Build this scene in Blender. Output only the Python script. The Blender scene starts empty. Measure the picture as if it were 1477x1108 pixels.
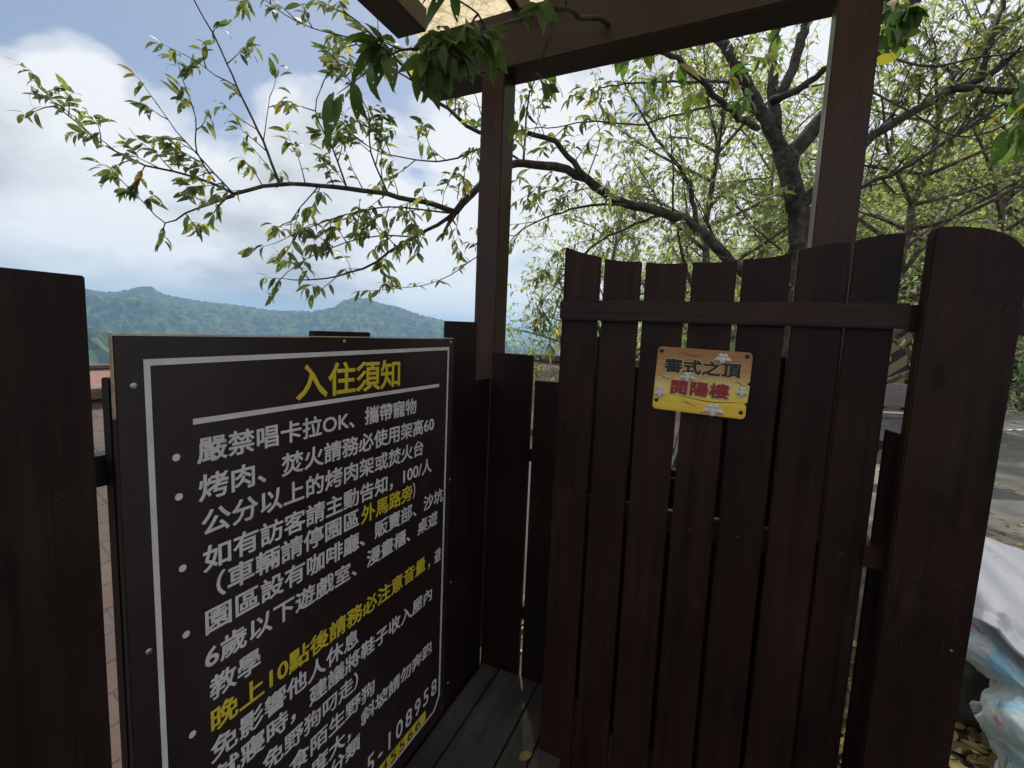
import bpy, bmesh, math, random
import numpy as np
from math import radians, sin, cos, pi, atan2, hypot
from mathutils import Vector, Matrix, Euler

C = bpy.context.scene.collection
D = bpy.data
SUN_EL, SUN_AZ = radians(58), radians(-28)      # azimuth from +Y towards +X (negative: towards -X)
CAM_H = 1.53
YAW, PITCH, ROLL, FPX = radians(23.84), radians(6.2), radians(2.415), 671.5

# ------------------------------------------------------------------ camera
F_ = Vector((-sin(YAW)*cos(PITCH), cos(YAW)*cos(PITCH), -sin(PITCH)))
R_ = Vector((cos(YAW), sin(YAW), 0.0))
U_ = R_.cross(F_)
RR = R_*cos(ROLL) + U_*sin(ROLL)
UU = -R_*sin(ROLL) + U_*cos(ROLL)
cam = D.cameras.new('camera')
cam.sensor_width = 36.0
cam.lens = 36.0*FPX/1477.0
cam.clip_start = 0.02
cam.clip_end = 30000
co = D.objects.new('camera', cam)
C.objects.link(co)
m = Matrix((RR, UU, -F_)).transposed().to_4x4()
m.translation = (0, 0, CAM_H)
co.matrix_world = m
bpy.context.scene.camera = co

def ray(px, py):
    return F_ + RR*((px-738.5)/FPX) - UU*((py-554.0)/FPX)
def P(px, py, depth):                            # real point at a given distance along the view axis
    return Vector((0, 0, CAM_H)) + ray(px, py)*depth

# ------------------------------------------------------------------ sky, sun, exposure
sc = bpy.context.scene
sc.view_settings.view_transform = 'Standard'
sc.view_settings.look = 'None'
sc.view_settings.exposure = 0.0
sc.view_settings.gamma = 1.0
sc.cycles.max_bounces = 8
sc.cycles.diffuse_bounces = 4
sc.cycles.transparent_max_bounces = 12
sc.cycles.volume_bounces = 1
sc.cycles.use_denoising = True

def nd(nt, kind, **kw):
    n = nt.nodes.new(kind)
    for k, v in kw.items():
        if k.startswith('i_'):
            n.inputs[k[2:]].default_value = v
        else:
            setattr(n, k, v)
    return n
def mth(nt, op, a, b=None, c=None, clamp=False):
    n = nt.nodes.new('ShaderNodeMath'); n.operation = op; n.use_clamp = clamp
    for i, v in enumerate((a, b, c)):
        if v is None: continue
        if isinstance(v, (int, float)): n.inputs[i].default_value = v
        else: nt.links.new(v, n.inputs[i])
    return n.outputs[0]
def ramp(nt, fac, stops, interp='LINEAR'):
    n = nt.nodes.new('ShaderNodeValToRGB'); n.color_ramp.interpolation = interp
    cr = n.color_ramp
    while len(cr.elements) < len(stops): cr.elements.new(0.5)
    for e, (p, c) in zip(cr.elements, stops):
        e.position = p
        e.color = (c, c, c, 1) if isinstance(c, (int, float)) else (*c, 1)
    nt.links.new(fac, n.inputs[0])
    return n.outputs[0]
def mixc(nt, fac, a, b, blend='MIX'):
    n = nt.nodes.new('ShaderNodeMix'); n.data_type = 'RGBA'; n.blend_type = blend
    for s, v in ((0, fac), (6, a), (7, b)):
        if isinstance(v, (int, float)): n.inputs[s].default_value = v
        elif isinstance(v, tuple): n.inputs[s].default_value = (*v, 1)
        else: nt.links.new(v, n.inputs[s])
    return n.outputs[2]

world = D.worlds.new('World'); sc.world = world; world.use_nodes = True
wt = world.node_tree; wt.nodes.clear()
sky = nd(wt, 'ShaderNodeTexSky', sky_type='NISHITA', sun_disc=False, sun_elevation=SUN_EL,
         sun_rotation=SUN_AZ, altitude=300, dust_density=1.6, ozone_density=1.2)
bg1 = nd(wt, 'ShaderNodeBackground', i_Strength=0.10)
wt.links.new(sky.outputs[0], bg1.inputs[0])
tc = nd(wt, 'ShaderNodeTexCoord')
sep = nd(wt, 'ShaderNodeSeparateXYZ'); wt.links.new(tc.outputs['Generated'], sep.inputs[0])
den = mth(wt, 'ADD', mth(wt, 'MAXIMUM', sep.outputs[2], 0.0), 0.34)
cmb = nd(wt, 'ShaderNodeCombineXYZ')
wt.links.new(mth(wt, 'DIVIDE', sep.outputs[0], den), cmb.inputs[0])
wt.links.new(mth(wt, 'DIVIDE', sep.outputs[1], den), cmb.inputs[1])
cmb.inputs[2].default_value = 3.7
def blob(px, py, width):                          # soft patch of sky round a direction
    d = ray(px, py).normalized()
    n = nd(wt, 'ShaderNodeVectorMath', operation='DOT_PRODUCT')
    wt.links.new(tc.outputs['Generated'], n.inputs[0]); n.inputs[1].default_value = d
    mr = nd(wt, 'ShaderNodeMapRange', interpolation_type='SMOOTHSTEP')
    mr.inputs[1].default_value = cos(width); mr.inputs[2].default_value = 1.0
    wt.links.new(n.outputs['Value'], mr.inputs[0])
    return mr.outputs[0]
n1 = nd(wt, 'ShaderNodeTexNoise', i_Scale=1.75, i_Detail=10.0, i_Roughness=0.54, i_Distortion=0.3)
n2 = nd(wt, 'ShaderNodeTexNoise', i_Scale=1.9, i_Detail=7.0, i_Roughness=0.55, i_Distortion=0.2)
wt.links.new(cmb.outputs[0], n1.inputs[0])
off = nd(wt, 'ShaderNodeVectorMath', operation='ADD'); off.inputs[1].default_value = (7.3, 2.1, 5.0)
wt.links.new(cmb.outputs[0], off.inputs[0]); wt.links.new(off.outputs[0], n2.inputs[0])
cov = mth(wt, 'ADD', n1.outputs['Fac'], 0.16)
for (px, py, w, a) in ((400, 90, 0.46, -0.30), (150, 60, 0.34, -0.26), (20, 190, 0.12, 0.10), (150, 95, 0.24, -0.17), (1350, 120, 0.35, -0.03), (860, 60, 0.3, 0.0), (220, 300, 0.40, 0.20), (480, 230, 0.16, 0.08), (770, 395, 0.10, -0.2), (640, 330, 0.35, 0.12), (480, 210, 0.17, 0.12),
                       (105, 80, 0.07, 0.16), (50, 260, 0.30, 0.20), (300, 380, 0.4, 0.22)):
    cov = mth(wt, 'MULTIPLY_ADD', blob(px, py, w), a, cov)
low = nd(wt, 'ShaderNodeMapRange'); low.inputs[1].default_value = 0.30; low.inputs[2].default_value = 0.05
wt.links.new(sep.outputs[2], low.inputs[0])
cov = mth(wt, 'MULTIPLY_ADD', low.outputs[0], 0.15, cov)
alpha = ramp(wt, cov, [(0.46, 0.08), (0.53, 0.6), (0.60, 1.0)], 'EASE')
bri = mth(wt, 'MULTIPLY_ADD', n1.outputs['Fac'], 0.55, mth(wt, 'MULTIPLY', n2.outputs['Fac'], 0.75))
for (px, py, w, a) in ((470, 200, 0.25, 0.12), (900, 250, 0.6, 0.28), (60, 350, 0.42, -0.13), (430, 370, 0.30, -0.12),
                       (60, 200, 0.3, 0.14), (230, 260, 0.28, 0.14), (1300, 150, 0.5, 0.18), (650, 450, 0.25, 0.05), (560, 415, 0.16, 0.06)):
    bri = mth(wt, 'MULTIPLY_ADD', blob(px, py, w), a, bri)
ccol = ramp(wt, bri, [(0.42, (0.40, 0.43, 0.47)), (0.54, (0.54, 0.57, 0.61)), (0.66, (0.76, 0.79, 0.82)), (0.78, (0.93, 0.95, 0.97))])
bg2 = nd(wt, 'ShaderNodeBackground', i_Strength=1.0)
wt.links.new(ccol, bg2.inputs[0])
mx = nd(wt, 'ShaderNodeMixShader')
wt.links.new(alpha, mx.inputs[0]); wt.links.new(bg1.outputs[0], mx.inputs[1]); wt.links.new(bg2.outputs[0], mx.inputs[2])
wo = nd(wt, 'ShaderNodeOutputWorld'); wt.links.new(mx.outputs[0], wo.inputs[0])

sl = D.lights.new('sun', 'SUN'); sl.energy = 4.6; sl.angle = radians(4); sl.color = (1.0, 0.95, 0.87)
so = D.objects.new('sun', sl); C.objects.link(so)
sd = Vector((sin(SUN_AZ)*cos(SUN_EL), cos(SUN_AZ)*cos(SUN_EL), sin(SUN_EL)))   # towards the sun
so.rotation_euler = sd.to_track_quat('Z', 'Y').to_euler()
so.location = (0, 0, 40)

# ------------------------------------------------------------------ materials
def new_mat(name):
    mt = D.materials.new(name); mt.use_nodes = True
    nt = mt.node_tree; nt.nodes.clear()
    out = nt.nodes.new('ShaderNodeOutputMaterial')
    b = nt.nodes.new('ShaderNodeBsdfPrincipled')
    nt.links.new(b.outputs[0], out.inputs[0])
    return mt, nt, b, out
def setc(nt, b, col):
    if isinstance(col, tuple): b.inputs['Base Color'].default_value = (*col, 1)
    else: nt.links.new(col, b.inputs['Base Color'])
def bump(nt, b, h, dist, strength=1.0):
    n = nt.nodes.new('ShaderNodeBump'); n.inputs['Distance'].default_value = dist; n.inputs['Strength'].default_value = strength
    nt.links.new(h, n.inputs['Height']); nt.links.new(n.outputs[0], b.inputs['Normal'])
def coords(nt, scale, rnd=True):
    t = nt.nodes.new('ShaderNodeTexCoord'); mp = nt.nodes.new('ShaderNodeMapping')
    mp.inputs['Scale'].default_value = scale
    src = t.outputs['Object']
    if rnd:
        oi = nt.nodes.new('ShaderNodeObjectInfo')
        a = nt.nodes.new('ShaderNodeVectorMath'); a.operation = 'MULTIPLY_ADD'
        cb = nt.nodes.new('ShaderNodeCombineXYZ')
        for i in range(3): nt.links.new(oi.outputs['Random'], cb.inputs[i])
        nt.links.new(cb.outputs[0], a.inputs[0]); a.inputs[1].default_value = (37, 53, 71); nt.links.new(src, a.inputs[2])
        src = a.outputs[0]
    nt.links.new(src, mp.inputs[0])
    return mp.outputs[0]

def wood(name, dark, light, axis=2, rough=0.42, wear=0.0, spec=0.5):
    mt, nt, b, _ = new_mat(name)
    s = [26, 26, 26]; s[axis] = 1.1
    g = nd(nt, 'ShaderNodeTexNoise', i_Scale=1.0, i_Detail=7.0, i_Roughness=0.62, i_Distortion=0.6)
    nt.links.new(coords(nt, tuple(s)), g.inputs[0])
    s2 = [140, 140, 140]; s2[axis] = 5.0
    f = nd(nt, 'ShaderNodeTexNoise', i_Scale=1.0, i_Detail=3.0, i_Roughness=0.5)
    nt.links.new(coords(nt, tuple(s2)), f.inputs[0])
    bl = nd(nt, 'ShaderNodeTexNoise', i_Scale=3.2, i_Detail=5.0, i_Roughness=0.6)
    nt.links.new(coords(nt, (1, 1, 1)), bl.inputs[0])
    t = mth(nt, 'MULTIPLY_ADD', g.outputs['Fac'], 0.6, mth(nt, 'MULTIPLY', bl.outputs['Fac'], 0.4))
    col = ramp(nt, t, [(0.36, dark), (0.62, light)])
    oi = nd(nt, 'ShaderNodeObjectInfo')
    v = mth(nt, 'MULTIPLY_ADD', oi.outputs['Random'], 0.5, 0.75)
    hs = nd(nt, 'ShaderNodeHueSaturation'); nt.links.new(v, hs.inputs['Value']); nt.links.new(col, hs.inputs['Color'])
    col = hs.outputs[0]
    if wear > 0:
        k = nd(nt, 'ShaderNodeTexNoise', i_Scale=9.0, i_Detail=8.0, i_Roughness=0.7)
        nt.links.new(coords(nt, (1, 1, 0.35)), k.inputs[0])
        col = mixc(nt, mth(nt, 'MULTIPLY', ramp(nt, k.outputs['Fac'], [(0.58, 0.0), (0.72, 1.0)]), wear), col, (0.13, 0.085, 0.062))
        kn = nd(nt, 'ShaderNodeTexVoronoi', i_Scale=5.0)
        nt.links.new(coords(nt, tuple(0.45 if i == axis else 1.6 for i in range(3))), kn.inputs['Vector'])
        col = mixc(nt, ramp(nt, kn.outputs['Distance'], [(0.05, 0.75), (0.11, 0.0)]), col, (0.006, 0.004, 0.003))
        st = nd(nt, 'ShaderNodeTexNoise', i_Scale=2.2, i_Detail=4.0, i_Roughness=0.55)
        nt.links.new(coords(nt, (1, 1, 1)), st.inputs[0])
        col = mixc(nt, ramp(nt, st.outputs['Fac'], [(0.35, 0.55), (0.55, 0.0)]), col, dark)
        sc_ = nd(nt, 'ShaderNodeTexNoise', i_Scale=1.0, i_Detail=2.0)
        nt.links.new(coords(nt, tuple(6 if i == axis else 160 for i in range(3))), sc_.inputs[0])
        col = mixc(nt, mth(nt, 'MULTIPLY', ramp(nt, sc_.outputs['Fac'], [(0.66, 0.0), (0.76, 1.0)]), 0.18), col, (0.08, 0.05, 0.037))
    setc(nt, b, col)
    nt.links.new(mth(nt, 'MULTIPLY_ADD', bl.outputs['Fac'], 0.30, rough-0.12), b.inputs['Roughness'])
    b.inputs['Specular IOR Level'].default_value = spec
    bump(nt, b, mth(nt, 'MULTIPLY_ADD', f.outputs['Fac'], 0.5, g.outputs['Fac']), 0.0022, 0.7)
    return mt
W_GATE = wood('gate_wood', (0.0110, 0.0050, 0.0038), (0.035, 0.0152, 0.0106), 2, 0.40, 0.14, 0.17)
W_FENCE = wood('fence_wood', (0.0105, 0.0055, 0.0045), (0.025, 0.0130, 0.0102), 2, 0.48, 0.10, 0.16)
W_RAIL = wood('rail_wood', (0.014, 0.0056, 0.0042), (0.036, 0.0150, 0.0100), 0, 0.34, 0.10, 0.22)
W_POST = wood('post_wood', (0.026, 0.0100, 0.0076), (0.056, 0.0225, 0.0160), 2, 0.30, 0.05, 0.28)
W_BEAM = wood('beam_wood', (0.020, 0.0086, 0.0072), (0.046, 0.0200, 0.0160), 0, 0.55, 0.12)
W_RAFT = wood('rafter_wood', (0.020, 0.0086, 0.0072), (0.046, 0.0200, 0.0160), 1, 0.55, 0.1)
W_DECK = wood('deck_wood', (0.030, 0.026, 0.024), (0.085, 0.078, 0.074), 1, 0.62, 0.35)
W_GREY = wood('grey_wood', (0.16, 0.13, 0.14), (0.30, 0.26, 0.27), 0, 0.7)

def plain(name, col, rough=0.5, metal=0.0, noise=0.0, nscale=20.0, bmp=0.0):
    mt, nt, b, _ = new_mat(name)
    b.inputs['Roughness'].default_value = rough; b.inputs['Metallic'].default_value = metal
    if noise > 0 or bmp > 0:
        n = nd(nt, 'ShaderNodeTexNoise', i_Scale=nscale, i_Detail=6.0, i_Roughness=0.6)
        nt.links.new(coords(nt, (1, 1, 1)), n.inputs[0])
        lo = tuple(c*(1-noise) for c in col); hi = tuple(min(1, c*(1+noise)) for c in col)
        setc(nt, b, ramp(nt, n.outputs['Fac'], [(0.3, lo), (0.7, hi)]))
        if bmp > 0: bump(nt, b, n.outputs['Fac'], bmp)
    else: setc(nt, b, col)
    return mt
M_SIGN = plain('sign_panel', (0.021, 0.0100, 0.0110), 0.42, 0, 0.22, 6.0, 0.0006)
def weather(mt):
    nt = mt.node_tree; b = next(n for n in nt.nodes if n.type == 'BSDF_PRINCIPLED'); src = b.inputs['Base Color'].links[0].from_socket
    d = nd(nt, 'ShaderNodeTexNoise', i_Scale=1.0, i_Detail=9.0, i_Roughness=0.72, i_Distortion=0.4); nt.links.new(coords(nt, (3, 3, 1.2), False), d.inputs[0])
    k = nd(nt, 'ShaderNodeTexNoise', i_Scale=1.0, i_Detail=3.0); nt.links.new(coords(nt, (90, 4, 120), False), k.inputs[0])
    c = mixc(nt, mth(nt, 'MULTIPLY', ramp(nt, d.outputs['Fac'], [(0.48, 0.0), (0.75, 1.0)]), 0.20), src, (0.07, 0.052, 0.046))
    c = mixc(nt, mth(nt, 'MULTIPLY', ramp(nt, k.outputs['Fac'], [(0.70, 0.0), (0.76, 1.0)]), 0.4), c, (0.10, 0.085, 0.08))
    nt.links.new(c, b.inputs['Base Color'])
    nt.links.new(mth(nt, 'MULTIPLY_ADD', d.outputs['Fac'], 0.5, 0.18), b.inputs['Roughness'])
weather(M_SIGN)
M_SEDGE = plain('sign_pale_edge', (0.45, 0.33, 0.22), 0.8, 0, 0.3, 60)
M_WHITE = plain('sign_white_paint', (0.60, 0.58, 0.58), 0.55, 0, 0.12, 14)
M_YEL = plain('sign_yellow_paint', (0.62, 0.48, 0.035), 0.5, 0, 0.12, 14)
M_SCREW = plain('steel_screw', (0.42, 0.42, 0.44), 0.35, 1.0, 0.3, 300)
M_HOLE = plain('rusty_screw', (0.035, 0.026, 0.022), 0.6, 0.5, 0.5, 300)
M_BLACK = plain('black_paint', (0.012, 0.011, 0.011), 0.45)
M_RED = plain('red_paint', (0.26, 0.022, 0.022), 0.5, 0, 0.2, 80)
M_CLOUD = plain('white_relief_paint', (0.58, 0.54, 0.52), 0.6, 0, 0.2, 90, 0.001)
M_CONC = plain('concrete', (0.34, 0.33, 0.32), 0.85, 0, 0.2, 8, 0.003)
M_WALL = plain('painted_wall', (0.55, 0.52, 0.48), 0.8, 0, 0.12, 3, 0.001)

def mat_bark(name='bark', k=1.0):
    mt, nt, b, _ = new_mat(name)
    n = nd(nt, 'ShaderNodeTexNoise', i_Scale=22.0, i_Detail=8.0, i_Roughness=0.68)
    l = nd(nt, 'ShaderNodeTexNoise', i_Scale=7.0, i_Detail=10.0, i_Roughness=0.75)
    g = nd(nt, 'ShaderNodeNewGeometry')
    nt.links.new(g.outputs['Position'], n.inputs[0]); nt.links.new(g.outputs['Position'], l.inputs[0])
    c = ramp(nt, n.outputs['Fac'], [(0.34, (0.014*k, 0.010*k, 0.008*k)), (0.52, (0.050*k, 0.037*k, 0.029*k)), (0.72, (0.15*k, 0.125*k, 0.105*k))])
    c = mixc(nt, ramp(nt, l.outputs['Fac'], [(0.50, 0.0), (0.64, 0.65)]), c, (0.15, 0.155, 0.125))
    setc(nt, b, c); b.inputs['Roughness'].default_value = 0.85
    bump(nt, b, n.outputs['Fac'], 0.018)
    return mt
M_BARK = mat_bark()
M_BARK2 = mat_bark('pale_bark', 3.2)

def mat_leaf(name, stops, trans=0.45, holes=False, rough=0.42):
    mt, nt, b, out = new_mat(name)
    a = nd(nt, 'ShaderNodeAttribute', attribute_name='tint')
    col = ramp(nt, a.outputs['Fac'], stops)
    g = nd(nt, 'ShaderNodeNewGeometry')
    n = nd(nt, 'ShaderNodeTexNoise', i_Scale=90.0, i_Detail=3.0)
    nt.links.new(g.outputs['Position'], n.inputs[0])
    col = mixc(nt, mth(nt, 'MULTIPLY', ramp(nt, n.outputs['Fac'], [(0.54, 0.0), (0.70, 1.0)]), 0.30), col, (0.11, 0.09, 0.035))
    setc(nt, b, col); b.inputs['Roughness'].default_value = rough
    b.inputs['Specular IOR Level'].default_value = 0.4
    tr = nd(nt, 'ShaderNodeBsdfTranslucent')
    nt.links.new(mixc(nt, 1.0, col, (1.35, 1.5, 0.8), 'MULTIPLY'), tr.inputs[0])
    ms = nd(nt, 'ShaderNodeMixShader'); ms.inputs[0].default_value = trans
    nt.links.new(b.outputs[0], ms.inputs[1]); nt.links.new(tr.outputs[0], ms.inputs[2])
    res = ms.outputs[0]
    if holes:
        h = nd(nt, 'ShaderNodeTexNoise', i_Scale=70.0, i_Detail=1.0)
        nt.links.new(g.outputs['Position'], h.inputs[0])
        tp = nd(nt, 'ShaderNodeBsdfTransparent')
        m2 = nd(nt, 'ShaderNodeMixShader')
        nt.links.new(mth(nt, 'GREATER_THAN', h.outputs['Fac'], 0.685), m2.inputs[0])
        nt.links.new(res, m2.inputs[1]); nt.links.new(tp.outputs[0], m2.inputs[2])
        res = m2.outputs[0]
    nt.links.new(res, out.inputs[0])
    return mt
ST_CHERRY = [(0.0, (0.075, 0.102, 0.055)), (0.35, (0.125, 0.155, 0.070)), (0.62, (0.19, 0.21, 0.085)),
             (0.80, (0.25, 0.25, 0.085)), (0.88, (0.48, 0.40, 0.05)), (0.96, (0.44, 0.32, 0.05)), (1.0, (0.22, 0.12, 0.05))]
ST_BG = [(0.0, (0.165, 0.20, 0.115)), (0.4, (0.27, 0.32, 0.165)), (0.75, (0.38, 0.42, 0.23)), (0.92, (0.46, 0.45, 0.23)), (1.0, (0.56, 0.49, 0.15))]
ST_DARK = [(0.0, (0.030, 0.050, 0.026)), (0.6, (0.055, 0.088, 0.040)), (1.0, (0.11, 0.15, 0.055))]
ST_BIG = [(0.0, (0.045, 0.085, 0.028)), (0.5, (0.085, 0.15, 0.036)), (0.85, (0.16, 0.22, 0.045)), (0.95, (0.36, 0.30, 0.04)), (1.0, (0.22, 0.11, 0.04))]
M_LEAF = mat_leaf('cherry_leaf', ST_CHERRY, 0.46, True)
M_LEAFBIG = mat_leaf('broad_leaf', ST_BIG, 0.42, True)
M_LEAFBG = mat_leaf('pale_leaf', ST_BG, 0.6)
M_LEAFDK = mat_leaf('dark_leaf', ST_DARK, 0.3)
M_DEAD = mat_leaf('fallen_leaf', [(0.0, (0.14, 0.09, 0.045)), (0.5, (0.34, 0.27, 0.11)), (0.8, (0.48, 0.40, 0.14)), (1.0, (0.20, 0.10, 0.05))], 0.15, False, 0.7)

def mat_ground():
    mt, nt, b, _ = new_mat('ground_cover')
    g = nd(nt, 'ShaderNodeNewGeometry')
    n = nd(nt, 'ShaderNodeTexNoise', i_Scale=3.0, i_Detail=9.0, i_Roughness=0.7)
    nt.links.new(g.outputs['Position'], n.inputs[0])
    near = ramp(nt, n.outputs['Fac'], [(0.3, (0.035, 0.028, 0.022)), (0.55, (0.09, 0.075, 0.055)), (0.7, (0.17, 0.15, 0.11))])
    v = nd(nt, 'ShaderNodeTexVoronoi', i_Scale=0.085); v.feature = 'F1'
    nt.links.new(g.outputs['Position'], v.inputs['Vector'])
    n3 = nd(nt, 'ShaderNodeTexNoise', i_Scale=0.006, i_Detail=5.0, i_Roughness=0.6)
    nt.links.new(g.outputs['Position'], n3.inputs[0])
    n4 = nd(nt, 'ShaderNodeTexNoise', i_Scale=0.25, i_Detail=5.0, i_Roughness=0.7)
    nt.links.new(g.outputs['Position'], n4.inputs[0])
    t = mth(nt, 'MULTIPLY_ADD', v.outputs['Color'], 0.35, mth(nt, 'MULTIPLY_ADD', n3.outputs['Fac'], 0.55, mth(nt, 'MULTIPLY', n4.outputs['Fac'], 0.25)))
    far = ramp(nt, t, [(0.40, (0.008, 0.020, 0.012)), (0.53, (0.026, 0.050, 0.022)), (0.68, (0.095, 0.135, 0.045))])
    ln = nd(nt, 'ShaderNodeVectorMath', operation='LENGTH'); nt.links.new(g.outputs['Position'], ln.inputs[0])
    mr = nd(nt, 'ShaderNodeMapRange'); mr.inputs[1].default_value = 25; mr.inputs[2].default_value = 60
    nt.links.new(ln.outputs['Value'], mr.inputs[0])
    setc(nt, b, mixc(nt, mr.outputs[0], near, far))
    b.inputs['Roughness'].default_value = 0.95; b.inputs['Specular IOR Level'].default_value = 0.1
    bump(nt, b, n.outputs['Fac'], 0.02)
    return mt
M_GROUND = mat_ground()
def mat_asphalt():
    mt, nt, b, _ = new_mat('asphalt')
    g = nd(nt, 'ShaderNodeNewGeometry')
    n = nd(nt, 'ShaderNodeTexNoise', i_Scale=120.0, i_Detail=4.0, i_Roughness=0.7)
    l = nd(nt, 'ShaderNodeTexNoise', i_Scale=1.3, i_Detail=7.0, i_Roughness=0.65)
    for q in (n, l): nt.links.new(g.outputs['Position'], q.inputs[0])
    t = mth(nt, 'MULTIPLY_ADD', n.outputs['Fac'], 0.4, mth(nt, 'MULTIPLY', l.outputs['Fac'], 0.6))
    setc(nt, b, ramp(nt, t, [(0.32, (0.13, 0.122, 0.116)), (0.68, (0.26, 0.248, 0.235))]))
    b.inputs['Roughness'].default_value = 0.9
    bump(nt, b, n.outputs['Fac'], 0.004)
    return mt
M_ROAD = mat_asphalt()
def mat_shingle(name, c1, c2, c3, rowsz=0.14, axis_rot=0.0):
    mt, nt, b, _ = new_mat(name)
    uv = nt.nodes.new('ShaderNodeUVMap'); uv.uv_map = 'UVMap'
    br = nd(nt, 'ShaderNodeTexBrick')
    br.offset = 0.5
    br.inputs['Color1'].default_value = (*c1, 1); br.inputs['Color2'].default_value = (*c2, 1); br.inputs['Mortar'].default_value = (0.045, 0.034, 0.030, 1)
    br.inputs['Scale'].default_value = 1.0; br.inputs['Mortar Size'].default_value = 0.004
    br.inputs['Brick Width'].default_value = 0.31; br.inputs['Row Height'].default_value = rowsz
    nt.links.new(uv.outputs[0], br.inputs[0])
    n = nd(nt, 'ShaderNodeTexNoise', i_Scale=7.0, i_Detail=8.0, i_Roughness=0.7)
    nt.links.new(uv.outputs[0], n.inputs[0])
    c = mixc(nt, ramp(nt, n.outputs['Fac'], [(0.42, 0.0), (0.65, 0.8)]), br.outputs['Color'], c3)
    setc(nt, b, c); b.inputs['Roughness'].default_value = 0.9
    bump(nt, b, mth(nt, 'MULTIPLY_ADD', n.outputs['Fac'], 0.4, mth(nt, 'SUBTRACT', 1.0, br.outputs['Fac'])), 0.006)
    return mt
M_SHING = mat_shingle('grey_shingle', (0.125, 0.076, 0.064), (0.085, 0.060, 0.053), (0.115, 0.100, 0.090))
M_SHINGRED = mat_shingle('red_shingle', (0.27, 0.12, 0.10), (0.22, 0.105, 0.09), (0.24, 0.16, 0.14))
def mat_panel():
    mt, nt, b, out = new_mat('translucent_roofing')
    v = nd(nt, 'ShaderNodeTexVoronoi', i_Scale=22.0); v.feature = 'DISTANCE_TO_EDGE'
    n = nd(nt, 'ShaderNodeTexNoise', i_Scale=14.0, i_Detail=5.0, i_Distortion=2.0)
    nt.links.new(coords(nt, (1, 1, 1), False), v.inputs['Vector']); nt.links.new(coords(nt, (1, 1, 1), False), n.inputs[0])
    t = mth(nt, 'MULTIPLY_ADD', ramp(nt, v.outputs['Distance'], [(0.0, 0.0), (0.09, 1.0)]), 0.35, n.outputs['Fac'])
    col = ramp(nt, t, [(0.45, (0.52, 0.46, 0.34)), (0.85, (0.84, 0.78, 0.64))])
    tr = nd(nt, 'ShaderNodeBsdfTranslucent'); nt.links.new(col, tr.inputs[0])
    setc(nt, b, col); b.inputs['Roughness'].default_value = 0.4
    ms = nd(nt, 'ShaderNodeMixShader'); ms.inputs[0].default_value = 0.85
    nt.links.new(b.outputs[0], ms.inputs[1]); nt.links.new(tr.outputs[0], ms.inputs[2]); nt.links.new(ms.outputs[0], out.inputs[0])
    return mt
M_PANEL = mat_panel()
def mat_plaque():
    mt, nt, b, _ = new_mat('plaque_paint')
    t = nd(nt, 'ShaderNodeTexCoord'); s = nd(nt, 'ShaderNodeSeparateXYZ'); nt.links.new(t.outputs['Object'], s.inputs[0])
    n = nd(nt, 'ShaderNodeTexNoise', i_Scale=1.0, i_Detail=6.0, i_Roughness=0.6, i_Distortion=0.8)
    mp = nd(nt, 'ShaderNodeMapping'); mp.inputs['Scale'].default_value = (9, 9, 70); nt.links.new(t.outputs['Object'], mp.inputs[0]); nt.links.new(mp.outputs[0], n.inputs[0])
    h = mth(nt, 'MULTIPLY_ADD', n.outputs['Fac'], 0.05, mth(nt, 'ADD', s.outputs[2], -0.025))
    h = mth(nt, 'MULTIPLY_ADD', h, 5.0, 0.5)
    c = ramp(nt, h, [(0.03, (0.80, 0.50, 0.045)), (0.25, (0.82, 0.60, 0.07)), (0.45, (0.70, 0.57, 0.22)), (0.60, (0.54, 0.31, 0.13)), (0.80, (0.40, 0.19, 0.075)), (1.0, (0.32, 0.14, 0.055))])
    c = mixc(nt, mth(nt, 'MULTIPLY', ramp(nt, n.outputs['Fac'], [(0.50, 0.0), (0.68, 1.0)]), 0.30), c, (0.30, 0.15, 0.04))
    setc(nt, b, c); b.inputs['Roughness'].default_value = 0.5
    bump(nt, b, n.outputs['Fac'], 0.002)
    return mt
M_PLAQ = mat_plaque()
def mat_cloth(name, base, dabs=None):
    mt, nt, b, _ = new_mat(name)
    g = nd(nt, 'ShaderNodeNewGeometry')
    n = nd(nt, 'ShaderNodeTexNoise', i_Scale=16.0, i_Detail=5.0); nt.links.new(g.outputs['Position'], n.inputs[0])
    col = base
    if dabs:
        for i, (c, s, th) in enumerate(dabs):
            k = nd(nt, 'ShaderNodeTexNoise', i_Scale=s, i_Detail=4.0, i_Roughness=0.6, i_Distortion=1.2)
            a = nd(nt, 'ShaderNodeVectorMath', operation='ADD'); a.inputs[1].default_value = (3.1*i, 5.7*i, 1.9*i)
            nt.links.new(g.outputs['Position'], a.inputs[0]); nt.links.new(a.outputs[0], k.inputs[0])
            col = mixc(nt, ramp(nt, k.outputs['Fac'], [(th, 0.0), (th+0.06, 0.9)]), col, c)
    setc(nt, b, col) ; b.inputs['Roughness'].default_value = 0.85
    try: b.inputs['Sheen Weight'].default_value = 0.2
    except Exception: pass
    bump(nt, b, n.outputs['Fac'], 0.006)
    return mt
M_SHEET = mat_cloth('sheet_cotton', (0.54, 0.53, 0.57))
M_QUILT = mat_cloth('quilt_cotton', (0.50, 0.60, 0.60), [((0.22, 0.46, 0.60), 4.0, 0.52), ((0.62, 0.64, 0.60), 5.0, 0.56), ((0.62, 0.14, 0.22), 8.0, 0.62), ((0.60, 0.30, 0.06), 9.0, 0.62), ((0.25, 0.30, 0.12), 10.0, 0.66)])
M_BAG = plain('dark_bag_cloth', (0.055, 0.055, 0.05), 0.8, 0, 0.3, 12, 0.004)

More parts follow.
